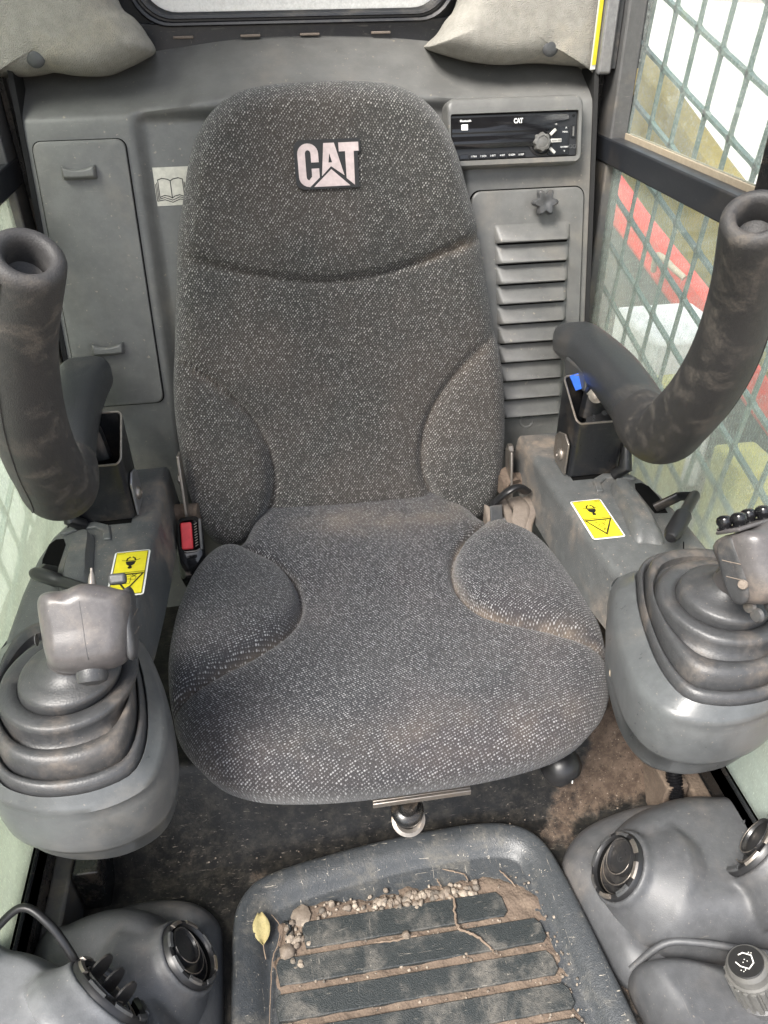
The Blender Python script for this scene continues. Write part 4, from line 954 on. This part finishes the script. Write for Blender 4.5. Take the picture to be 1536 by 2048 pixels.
# ================================================================== floor, seat platform, mat
def floor_pt(u, v):
    x = -.62+1.24*u; y = -.30+1.75*v; z = -.002
    if y > .635: z = min(.13, (y-.635)*1.55)-.002
    z += .0018*math.sin(x*31+y*17)*math.sin(y*43-x*9)+.0012*math.sin(x*83)*math.sin(y*71)
    return (x, y, z)
fg = grid(floor_pt, 250, 260); FP = np.array(fg[0])
def gs(x0, y0, sx, sy): return np.exp(-((FP[:, 0]-x0)/sx)**2-((FP[:, 1]-y0)/sy)**2)
fd_ = .75*np.clip((FP[:, 0]-.15)/.10, 0, 1)*np.clip((FP[:, 1]-.60)/.06, 0, 1)+.32*gs(-.27, .645, .10, .012)+.45*gs(-.19, .615, .035, .02)+.10*gs(-.24, .70, .09, .06)+.6*gs(.262, .45, .014, .16)+.45*gs(.235, .60, .03, .03)-.75*gs(.245, .685, .04, .035)-.4*gs(.30, .70, .02, .03)+.25*gs(.13, .70, .08, .06)-.3*gs(-.02, .66, .12, .05)
mk('floor', fg, 'floor', kind='structure', dust=np.clip(fd_, -.5, 1))
# sills along both sides
for s in (1, -1):
    mk('door_sill', mir(join(box(.455, .50, -.05, 1.40, -.01, .135)), s), 'blackpaint', kind='structure', bevel=.004)
    mk('sill_ledge', mir(join(box(.430, .455, .50, 1.40, -.01, .075)), s), 'dirt' if s > 0 else 'postgrey', kind='structure', bevel=.004)
    mk('side_channel', mir(box(.392, .426, .60, 1.10, .0, .085), s), 'dirt' if s > 0 else 'blackpaint', kind='structure', bevel=.003)

mat_ = empty('floor_mat', (0, .45, 0), 'black rubber floor pan with raised ribs, dirt and pebbles in front of the seat', 'floor mat')
mo = [(-.226, .20), (-.226, .30), (-.226, .45), (-.225, .53), (-.218, .565), (-.198, .590), (-.165, .603), (-.11, .613), (-.03, .623), (.05, .629), (.12, .630), (.170, .622), (.200, .604), (.217, .575), (.226, .53), (.233, .48), (.240, .42), (.247, .36), (.252, .30), (.256, .20)]
mo = cat(mo, 5); mo = [tuple(p) for p in mo]+[(.1, .12), (-.1, .12)]
rs = []
for dd, z in ((0, 0), (-.001, .018), (.002, .0245), (.006, .026), (.010, .0255), (.018, .024), (.028, .0205), (.036, .014), (.042, .008), (.047, .0062)):
    rs.append([(p[0], p[1], z) for p in shrink(mo, dd)])
mk('rim', loft(rs, False, True), 'rubber', mat_, sharp=60)
def tread(y0, y1, xl, xr, cut=.008):
    """rib with one chamfered end corner, slight bow"""
    pts = [(xl, y1), (xl-.004, y1-.008), (xl, y0), (xl+.02, y0-.001), (xr-.003, y0), (xr+.003, y0+.006), (xr+.001, y1-.008), (xr-.006, y1)]
    if pts[0][0] > pts[-1][0]: pts.reverse()
    pts = pts[::-1]
    A = sum(pts[i][0]*pts[(i+1) % len(pts)][1]-pts[(i+1) % len(pts)][0]*pts[i][1] for i in range(len(pts)))
    if A < 0: pts = pts[::-1]
    return loft([[(p[0], p[1], z) for p in shrink(pts, d_)] for z, d_ in ((.004, -.0008), (.0118, 0), (.0130, .0012))])
TR = [(.4985, .5320, -.133, .133), (.4585, .4900, -.168, .174), (.4185, .4480, -.171, .176), (.3780, .4080, -.174, .183), (.3380, .3680, -.176, .186), (.2980, .3280, -.178, .189)]
for a_ in TR: mk('rib', tread(*a_), 'tread', mat_, sharp=25)
def dirt_h(x, y):
    h = .0092+.0011*math.sin(x*61+1.3)*math.sin(y*93)+.0009*math.sin(x*171+y*90)+.0007*math.sin(y*260+x*33)+.0005*math.sin(x*420)*math.sin(y*390)
    return h
def dpt(u, v):
    y = .27+.292*v; xl = -.178+.012*math.sin(y*50)*.3+max(0, y-.535)*2.2; xr = .196-max(0, y-.52)*1.2-(y-.3)*.03
    x = xl+(xr-xl)*u; e = min(u, 1-u, (1-v))*12; return (x, y, dirt_h(x, y)-.006*max(0, 1-e)**2)
mk('dirt', grid(dpt, 190, 140), 'dirt', kind='stuff', smooth=True)
def stone(x, y, r, z=None):
    V, F = ball((0, 0, 0), r, 10); sx, sy, sz = (random.uniform(.8, 1.25) for _ in range(3)); sz *= .8; th = random.uniform(0, 3.14)
    out = []
    for p in V:
        k = 1+random.uniform(-.07, .07)+.16*math.sin(p[0]/r*2.3+th)+.10*math.sin(p[1]/r*2.9+th*2)
        px_, py_ = p[0]*sx*k, p[1]*sy*k; out.append((x+px_*math.cos(th)-py_*math.sin(th), y+px_*math.sin(th)+py_*math.cos(th), (dirt_h(x, y) if z is None else z)+r*.45+p[2]*sz*k))
    return out, F
G = []
for _ in range(110):
    x = random.gauss(-.005, .055); y = .5405+.10*(x+.0)*.0+random.gauss(0, .0055)
    if -.115 < x < .125: G.append(stone(x, y, random.uniform(.0018, .0050)))
for _ in range(16): G.append(stone(.075+random.gauss(0, .018), .541+random.gauss(0, .004), random.uniform(.003, .006)))
for _ in range(26): G.append(stone(-.150+random.gauss(0, .008), .512+random.gauss(0, .016), random.uniform(.002, .0062)))
for _ in range(150):
    x = random.uniform(-.17, .185); y = random.choice([.494, .4545, .4135, .3735, .3335, .5405, .55])+random.gauss(0, .0022); G.append(stone(x, y, random.uniform(.0007, .0022)))
for _ in range(40): G.append(stone(random.uniform(.18, .20)-.0, random.uniform(.35, .53), random.uniform(.0007, .002)))
for _ in range(30): G.append(stone(random.uniform(-.3, .4), random.uniform(.625, .66), random.uniform(.0006, .0016), .012))
for k_, (mt_, sh_) in enumerate((('stone', 0), ('stonedark', 1), ('stonepale', 2), ('stone', 3))):
    mk('gravel', join(*G[sh_::4]), mt_, kind='stuff', sharp=28)
big = join(stone(-.158, .497, .0095)); mk('pebble', big, 'stone', label='largest rounded pebble, lying beside the left end of the second rib', cat='pebble')
big = join(stone(.061, .5425, .0078)); mk('pebble', big, 'stone', label='pale pinkish pebble at the right end of the pebble row', cat='pebble')
big = join(stone(-.004, .494, .0062)); mk('pebble', big, 'stone', label='lone pebble in the dirt groove between first and second rib', cat='pebble')
flatst = stone(-.138, .541, .0135); flatst = ([(p[0], p[1], .0115+(p[2]-.0152)*.28) for p in flatst[0]], flatst[1])
mk('pebble', flatst, 'stone', label='flat grey disc of stone left of the pebble row', cat='pebble')
# leaf
lf = []
for j in range(9):
    v = j/8; w = .0105*math.sin(math.pi*min(1, v*.93+.05))**.8+.0008
    for i in range(5):
        u = -1+i/2; x = -.190+w*u+.003*v; y = .548-.040*v; lf.append((x, y, .020+.0035*abs(u)-.004*v+.0015*math.sin(v*11+u*3)))
LF = [(j*5+i, j*5+i+1, (j+1)*5+i+1, (j+1)*5+i) for j in range(8) for i in range(4)]
lo = empty('fallen_leaf', (-.19, .53, .015), 'small yellow dried leaf against the left rim of the floor mat', 'leaf')
o = mk('blade', (lf, LF), 'leaf', lo); sm_ = o.modifiers.new('thick', 'SOLIDIFY'); sm_.thickness = .0006
mk('stem', tube([(-.187, .509, .0175), (-.186, .500, .016), (-.1845, .492, .013)], .0008, 6), 'root', lo)
def twig(pts, r, label, c_='twig', mat='root'):
    P = cat(pts, 7); n = len(P); V = tube([tuple(p+np.array([random.gauss(0, r*.35), random.gauss(0, r*.35), 0])) for p in P], [r*(1-.6*abs(2*k/(n-1)-1)**3)*random.uniform(.8, 1.2) for k in range(n)], 7)
    mk('dry_root' if c_ == 'root' else 'twig', V, mat, label=label, cat=c_)
twig([(.052, .562, .013), (.057, .545, .014), (.068, .528, .0165), (.064, .505, .016), (.068, .488, .0165), (.085, .478, .016), (.100, .460, .015), (.104, .452, .015)], .0017, 'long wavy dry root crossing the first two ribs of the floor mat', 'root')
twig([(.062, .574, .014), (.080, .567, .013), (.092, .561, .012), (.094, .551, .012)], .0010, 'thin pale root curling along the dirt behind the pebbles', 'root')
twig([(-.045, .4905, .0125), (-.02, .4895, .0125), (.012, .492, .0125)], .0015, 'straight pale twig in the groove between the first two ribs')
twig([(-.176, .548, .014), (-.165, .530, .016), (-.168, .510, .014), (-.176, .49, .013), (-.180, .45, .013), (-.183, .40, .012)], .0008, 'thin dark stalk lying along the left rim below the leaf')
twig([(-.160, .535, .014), (-.153, .527, .016), (-.157, .505, .014)], .0022, 'short black bark sliver beside the leaf', 'bark', 'blackpaint')
twig([(.140, .560, .013), (.150, .545, .014), (.156, .534, .013)], .0012, 'short bent twig at the right end of the first rib')

# ================================================================== foot-well housings with round air vents
def air_vent(parent, c, n, r, roll, logo=False):
    n = Vector(n).normalized(); u = n.cross(Vector((0, 0, 1))).normalized(); v = u.cross(n).normalized()
    uu = u*math.cos(roll)+v*math.sin(roll); vv = v*math.cos(roll)-u*math.sin(roll); c = Vector(c)
    vent = empty('air_vent', (0, 0, 0)); vent.location = c-ORG[parent]; vent.parent = parent; ORG[vent] = c
    mk('vent_ring', lathe(c, n, [(r*1.02, -.012), (r*1.02, .002), (r*.98, .005), (r*.90, .006), (r*.84, .003), (r*.82, -.006)], 48, False, False), 'black', vent)
    mk('vent_cup', lathe(c, n, [(r*.83, .001), (r*.80, -.022), (.0, -.023)], 32, False, False), 'void', vent)
    for k in range(8):
        a0 = 2*math.pi*k/8+.15; seg_ = []
        for q in range(6):
            a_ = a0+(.50)*q/5; d_ = uu*math.cos(a_)+vv*math.sin(a_)
            seg_.append([c+d_*(r*ra_)+n*hh for ra_, hh in ((.87, .0055), (.87, .0078), (.965, .0072), (.995, .0045))])
        mk('ring_notch', loft(seg_, True, True, False), 'steel' if k in (2, 3, 5) else 'darkgrey', vent)
    # nested round louvre blades, all touching the ring on one side
    for k, (rad, hh) in enumerate(((.83, -.0060), (.70, -.0015), (.55, .0030))):
        cc_ = c+vv*(r*(.84-rad))+n*hh; nn = (n-vv*.10).normalized()
        pr = [(.0, -.0015), (r*rad*.88, -.0012), (r*rad*.92, .0022), (r*rad*.985, .0028), (r*rad, .0), (r*rad*.99, -.0035)]
        mk('louvre', lathe(cc_, nn, pr, 44, False, False), 'ventblack', vent)
        arc_ = [cc_-vv*(math.cos(t)*r*rad*.955)+uu*(math.sin(t)*r*rad*.955)+nn*.0022 for t in [R(-105+210*q/24) for q in range(25)]]
        mk('blade_edge', tube(arc_, .0007, 6), 'steel', vent)
    if logo:
        q = c+vv*(r*.30)+n*.0012; P_ = ribbon([(math.cos(t)*.0065, math.sin(t)*.0065) for t in [2*math.pi*k/20 for k in range(21)]], .0007)+ribbon([(-.001, -.0062), (.002, -.003), (-.002, .002), (.001, .0062)], .0007)
        mk('symbol', sheet(P_, q, uu, vv, n, .0004), 'darkgrey', vent, smooth=False)
    return vent
def housing(out, z1, edge, O=(0, 0, 0)):
    g, uv, du = pillow(out, (0, 0, .02), (1, 0, 0), (0, 1, 0), (0, 0, 1), z1, edge, .04, .02, 44, 7); return g
def boss(c, n, r0, r1, L):
    return lathe(Vector(c)-Vector(n).normalized()*L, n, [(r0, 0), (r0*.97, L*.35), (r1*1.10, L*.80), (r1*1.06, L*.95), (r1*1.02, L), (r1*.98, L+.001)], 56, False, False)
lh = empty('vent_housing', (-.34, .46, 0), 'low grey plastic housing with round air vents left of the floor mat', 'air vent housing', 'foot well vent housings')
def blend(name, parts, mat, parent, iters=10, vox=.0028):
    o = mk(name, join(*parts), mat, parent, sharp=0)
    r_ = o.modifiers.new('blend', 'REMESH'); r_.mode = 'VOXEL'; r_.voxel_size = vox; r_.use_smooth_shade = True
    q_ = o.modifiers.new('soften', 'SMOOTH'); q_.iterations = iters; q_.factor = .6
    return o
def cboss(c, n, r0, r1, L):
    return lathe(Vector(c)-Vector(n).normalized()*L, n, [(.0001, 0), (r0, 0), (r0*.97, L*.35), (r1*1.12, L*.80), (r1*1.10, L*.95), (r1*1.06, L-.001), (r1*.93, L-.002), (r1*.92, L-.030), (.0001, L-.030)], 56, False, False)
def hump(out, T, edge, z0=.0, disp=None):
    g, uv, du = pillow(out, (0, 0, z0), (1, 0, 0), (0, 1, 0), (0, 0, 1), T, edge, .03, .02, 48, 7, disp); return g
mk('flange', hump([(-.47, .53), (-.43, .570), (-.36, .590), (-.29, .585), (-.248, .555), (-.240, .51), (-.238, .40), (-.24, .30), (-.33, .28), (-.46, .30)], .040, .03), 'house', lh, sharp=0)
_b1 = (hump([(-.47, .52), (-.43, .553), (-.375, .568), (-.325, .560), (-.292, .535), (-.282, .50), (-.274, .44), (-.262, .38), (-.262, .30), (-.33, .28), (-.46, .30)], .108, .055))
cL, nL = (-.268, .478, .083), (.80, .22, .56)
blend('body', [_b1, cboss(cL, nL, .082, .0425, .070)], 'house', lh)
air_vent(lh, cL, nL, .041, R(35), True)
_b2 = (hump([(-.52, .50), (-.47, .505), (-.42, .490), (-.375, .455), (-.335, .410), (-.305, .365), (-.275, .30), (-.30, .22), (-.52, .20)], .175, .060))
cL2, nL2 = (-.338, .418, .150), (.70, .62, .36)
blend('cover', [_b2, cboss(cL2, nL2, .075, .050, .045)], 'podlight', lh)
air_vent(lh, cL2, nL2, .049, R(10))
for dk in (-.022, 0, .022):
    q = Vector(cL2)+Vector((.66, -.74, 0))*dk+Vector(nL2)*.010; rs = []
    u_ = Vector(nL2).normalized(); w_ = Vector((0, 0, 1))-u_*u_.z; w_.normalize(); t_ = u_.cross(w_)
    pr = circ(0, 0, .0125, 20, .021)
    mk('louvre', loft([[q+u_*p[1]*.8+w_*(p[0]+.012)+t_*h for p in pr] for h in (-.0012, .0012)]), 'ventblack', lh)
mk('cable', tube(cat([(-.47, .47, .19), (-.43, .49, .215), (-.40, .475, .205), (-.378, .452, .175), (-.372, .44, .15)], 8), .0045, 12), 'black', lh)
rh = empty('vent_housing', (.34, .48, 0), 'low grey plastic housing with two round air vents right of the floor mat', 'air vent housing', 'foot well vent housings')
mk('flange', hump([(.232, .560), (.228, .525), (.240, .45), (.258, .392), (.33, .375), (.44, .37), (.52, .38), (.52, .56), (.44, .610), (.38, .622), (.32, .615), (.265, .595)], .045, .035), 'house', rh, sharp=0)
_b3 = (hump([(.282, .545), (.278, .50), (.284, .44), (.300, .400), (.36, .385), (.44, .378), (.54, .38), (.54, .55), (.46, .592), (.40, .602), (.34, .592), (.300, .572)], .112, .055))
cR, nR = (.276, .502, .086), (-.80, .22, .56)

air_vent(rh, cR, nR, .043, R(-35), True)
cR2, nR2 = (.438, .482, .128), (-.66, .62, .42)
blend('body', [_b3, cboss(cR, nR, .082, .0445, .070), cboss(cR2, nR2, .080, .050, .060)], 'house', rh)
air_vent(rh, cR2, nR2, .048, R(-10))
lw = empty('lower_cover', (.34, .34, 0), 'smooth grey cover below the right air vents carrying the ribbed knob', 'cover')
mk('body', housing([(.256, .392), (.262, .33), (.268, .22), (.50, .20), (.50, .36), (.42, .368), (.34, .392), (.29, .402)], .060, .035), 'house', lw, sharp=0)
mk('shadow_bead', tube(cat([(.262, .402, .03), (.30, .408, .068), (.34, .398, .078), (.40, .378, .078), (.44, .37, .07)], 6), .0042, 12), 'house', lw)  # thin tube added in place of the dark curved shadow along this gap
kb = empty('rotary_knob', (.372, .345, .085), 'ribbed silver grey knob with a white arrow symbol on its black face', 'knob')
kn = Vector((-.42, .22, .88)).normalized(); kc = Vector((.355, .348, .132)); ku = Vector((1, .2, .43)); ku = (ku-kn*ku.dot(kn)).normalized(); kv = kn.cross(ku)
rs = []
for hh, r_, am in ((-.055, .0270, .0013), (-.016, .0270, .0013), (-.0155, .0262, .0), (-.013, .0262, .0), (-.012, .0235, 0), (-.003, .0225, 0), (.0, .0205, 0), (.0012, .0195, 0)):
    rs.append([kc+kn*hh+(ku*math.cos(t)+kv*math.sin(t))*(r_+am*(1 if math.cos(18*t) > 0 else -1)) for t in [2*math.pi*k/144 for k in range(144)]])
mk('knob_body', loft(rs, False, True), 'silver', kb, sharp=25)
mk('knob_face', lathe(kc+kn*.0013, kn, [(.0190, 0), (.0180, .0012), (.0, .0014)], 40, False, False), 'ink', kb)
ic = []
for pl in ([(-.008, -.002), (-.002, -.009), (.006, -.006), (.009, .002), (.003, .009)], [(-.008, -.002), (-.0095, .004)], [(.003, .009), (-.002, .0095)]): ic += ribbon(pl, .0012)
for q in ((-.003, 0), (.0, .002), (.0015, -.001), (.006, .006), (.0085, .006), (.0105, .004), (-.006, -.008), (-.0085, -.0085), (-.010, -.006)): ic += [circ(q[0], q[1], .0006, 8)]
mk('symbol', sheet(ic, kc+kn*.0031, ku, kv, kn, 0), 'white', kb, smooth=False)
mk('base', lathe(kc-kn*.07, kn, [(.030, 0), (.029, .018), (.0235, .022)], 40, False, False), 'house', kb)
# corrugated hose behind the right housing
hs = empty('corrugated_hose', (.40, .64, .05), 'short black corrugated hose running down behind the right vent housing', 'hose')
hp_ = cat([(.362, .665, .30), (.392, .655, .22), (.405, .635, .13), (.408, .60, .07), (.41, .57, .04)], 90)
rr2 = []
for k in range(len(hp_)): rr2.append(.0105+.0014*math.sin(k*2*math.pi/6))
mk('tube', tube([tuple(p) for p in hp_], rr2, 14), 'gloss', hs)

# ================================================================== side windows, rails, latch and guard mesh
def side_window(s):
    side = 'right' if s > 0 else 'left'
    w = empty('side_window', (s*.46, 1.05, .60), '%s sliding side window in a black frame with a mid rail' % side, 'window', 'side windows')
    mk('rear_post', mir(join(box(.450, .478, 1.250, 1.345, .10, 1.50), box(.428, .4505, 1.318, 1.342, .10, 1.50)), s), 'postgrey', w, bevel=.003)
    mk('post_lip', mir(join(box(.440, .4485, 1.300, 1.3175, .10, 1.50)), s), 'blackpaint', w, bevel=.001)
    mk('corner_gasket', mir(prism([(.427, wy(.1)-.014), (.452, wy(.1)-.03), (.452, wy(.1)+.05), (.427, wy(.1)+.05)], (0, 0, 0), (1, 0, 0), (0, 1, 0), (0, 0, 1), .10, .11), s), 'void', w)
    mk('edge_seal', mir(loft([[(x, wy(z)+dy, z) for x, dy in ((.4185, -.003), (.4245, -.006), (.4260, .05), (.4185, .05))] for z in (.30, .60, .90, 1.02)]), s), 'gasket', w)
    mk('front_post', mir(box(.452, .486, .780, .845, .79, 1.50), s), 'blackpaint', w, bevel=.003)
    mk('mid_rail', mir(join(box(.448, .4725, .800, 1.345, .7845, .8215)), s), 'rail', w, bevel=.0025)
    mk('rail_channel', mir(join(box(.4735, .4765, .845, 1.25, .800, .8285), box(.480, .483, .845, 1.25, .800, .8285), box(.4765, .480, .845, 1.25, .800, .8240)), s), 'tan', w, bevel=.0008)
    mk('lower_glass', mir(box(.462, .466, .45, 1.25, .10, .790), s), 'glassR' if s > 0 else 'glassL', w, smooth=False)
    mk('upper_glass', mir(box(.478, .4795, .80, 1.25, .815, 1.50), s), 'glassU' if s > 0 else 'glassL', w, smooth=False)
    mk('bottom_rail', mir(box(.455, .480, .30, 1.30, .10, .135), s), 'blackpaint', w, bevel=.003)
    for z in (.93, .75, .98): mk('screw', mir(lathe((.4395, 1.298, z), (-1, 0, 0), [(.005, 0), (.0045, .003), (.0, .004)], 14, False, False), s), 'steel', w)
    # outer edge strip of glass catching light, with wire-like scratches
    return w
wR = side_window(1); wL = side_window(-1)
la = empty('window_latch', (.44, 1.29, .95), 'long grey sliding window latch on the right rear post', 'latch')
mk('latch_bar', prism([(p[0], p[1]) for p in rrect(1.258, 1.300, .908, 1.25, .006, 4)], (0, 0, 0), (0, 1, 0), (0, 0, 1), (-1, 0, 0), -.440, -.420), 'alu', la, bevel=.003)
mk('latch_back', box(.4405, .449, 1.264, 1.345, .915, 1.25), 'darkgrey', la, bevel=.001)
mk('thumb_slide', join(box(.424, .4400, 1.305, 1.325, .945, 1.03)), 'alu', la, bevel=.003)
mk('latch_frame', join(box(.436, .4404, 1.302, 1.345, .918, .930), box(.436, .4404, 1.302, 1.345, 1.030, 1.040)), 'steel', la, bevel=.001)
text('embossed_name', 'young', (.4193, 1.279, .985), (0, 0, 1), (0, 1, 0), .018, 'darkgrey', la, .0006)
mk('name_frame', join(*[prism(q, (.4196, 0, 0), (0, 1, 0), (0, 0, 1), (-1, 0, 0), 0, .0005) for q in ribbon([(1.271, .957), (1.289, .957), (1.289, 1.012), (1.271, 1.012), (1.271, .957)], .0012)]), 'darkgrey', la, smooth=False)
yl = empty('edge_sticker', (.43, 1.33, .95), 'narrow yellow and white sticker edge glimpsed between felt trim and right post', 'sticker')
mk('sticker_base', sheet([[(0, 0), (.011, .0), (.011, .30), (0, .30)]], (.4075, 1.262, .915), (.9, .4, 0), (0, .0, 1), (-.4, -.9, 0), 0), 'white', yl, smooth=False)
mk('sticker_print', sheet([[(.003, .006), (.011, .006), (.011, .29), (.003, .29)]], (.4075, 1.2615, .915), (.9, .4, 0), (0, .0, 1), (-.4, -.9, 0), .0006), 'yellow', yl, smooth=False)
# expanded-metal guard outside each window
def guard(s):
    A_ = np.array([-.0745, -.0205]); B_ = np.array([.0095, -.0760]); O0 = np.array([1.249, .990]); polys = []
    def strand(a, b, w, d0, d1):
        a, b = np.array(a), np.array(b); d_ = (b-a)/np.hypot(*(b-a)); nn = np.array([-d_[1], d_[0]]); m1, m2 = a+d_*.011, b-d_*.011
        out = [a-nn*w*1.05, m1-nn*w*.62, m2-nn*w*.62, b-nn*w*1.05, b+nn*w*1.05, m2+nn*w*.62, m1+nn*w*.62, a+nn*w*1.05]
        return prism([tuple(q) for q in out], (.0, 0, 0), (0, 1, 0), (0, 0, 1), (1, 0, 0), d0, d1)
    for i in range(-12, 16):
        for j in range(-7, 14):
            p = O0+A_*i+B_*j
            if not (.35 < p[0] < 1.42 and .02 < p[1] < 1.5): continue
            polys.append(strand(p, p+A_, 0.0040, .520, .5275)); polys.append(strand(p, p+B_, 0.0038, .520, .5255))
    o = mk('guard_mesh', mir(join(*polys), s), 'mesh', smooth=False, label='%s expanded metal guard mesh outside the side window' % ('right hand dark green' if s > 0 else 'left hand dark green'), cat='guard mesh', group='window guard meshes')
    o.name = 'guard_mesh'
guard(1); guard(-1)

# ================================================================== outside
mk('ground', ([(-60, -60, -.65), (60, -60, -.65), (60, 60, -.65), (-60, 60, -.65)], [(0, 1, 2, 3)]), 'ground', kind='structure', smooth=False)
for s in (1, -1):
    a = empty('lift_arm', (s*.70, 1.4, .2), 'dusty ochre loader lift arm sloping down outside the %s window' % ('right' if s > 0 else 'left'), 'lift arm', 'loader lift arms')
    pts = [(2.6, 1.10), (1.873, .914), (1.64, .852), (1.404, .767), (.60, .50), (.2, .30), (.2, .10), (.60, .33), (1.22, .545), (1.56, .62), (2.0, .74), (2.6, .95)]
    mk('beam', mir(prism(pts, (.69, 0, 0), (0, 1, 0), (0, 0, 1), (1, 0, 0), 0, .05), s), 'ochre', a, bevel=.008, smooth=False)
rm = empty('red_machine', (1.8, 2.8, -.6), 'red machine body parked beyond the right side window', 'machine')
mk('hull', prism([(4.6, .33), (3.52, .22), (2.92, .11), (2.40, .0), (1.9, -.10), (1.9, -.30), (2.59, -.15), (3.53, .05), (4.6, .15)], (1.5, 0, 0), (0, 1, 0), (0, 0, 1), (1, 0, 0), 0, .5), 'redpaint', rm, bevel=.03, seg=3)
mk('grab_rail', tube(cat([(1.46, 2.95, .02), (1.44, 2.9, .10), (1.44, 2.75, .09), (1.46, 2.70, .07)], 6), .012, 10), 'tan', rm)
mk('skirt', prism([(4.6, .10), (3.53, .0), (2.59, -.2), (1.9, -.36), (1.9, -.62), (4.6, -.62)], (1.62, 0, 0), (0, 1, 0), (0, 0, 1), (1, 0, 0), 0, .35), 'postgrey', rm, bevel=.01)
wb = empty('white_block', (1.2, 2.2, -.6), 'white painted block standing on the ground beyond the right window', 'block')
mk('block', box(1.15, 1.45, 2.26, 2.60, -.60, .02), 'whitepaint', wb, bevel=.02)
for k, (y0, y1, z1, lb) in enumerate(((1.95, 2.10, -.02, 'farther'), (1.52, 1.66, -.02, 'nearer'))):
    mk('yellow_post', join(box(1.05, 1.17, y0, y1, -.65, z1)), 'postyellow', bevel=.01, label='%s square yellow post low beyond the right window' % lb, cat='post', group='yellow posts')
mk('pavement', box(-3.4, -.62, -1, 6, -.66, -.60), 'palegreen', kind='structure')
mk('pavement', box(.62, 1.0, -1, 6, -.66, -.60), 'palegreen', kind='structure')
mk('pale_wall', box(-2.6, -2.4, -2, 6, -.65, 2.6), 'palegreen', kind='structure')
mk('pale_wall', box(3.6, 3.8, -2, 9, -.65, .8), 'whitepaint', kind='structure')
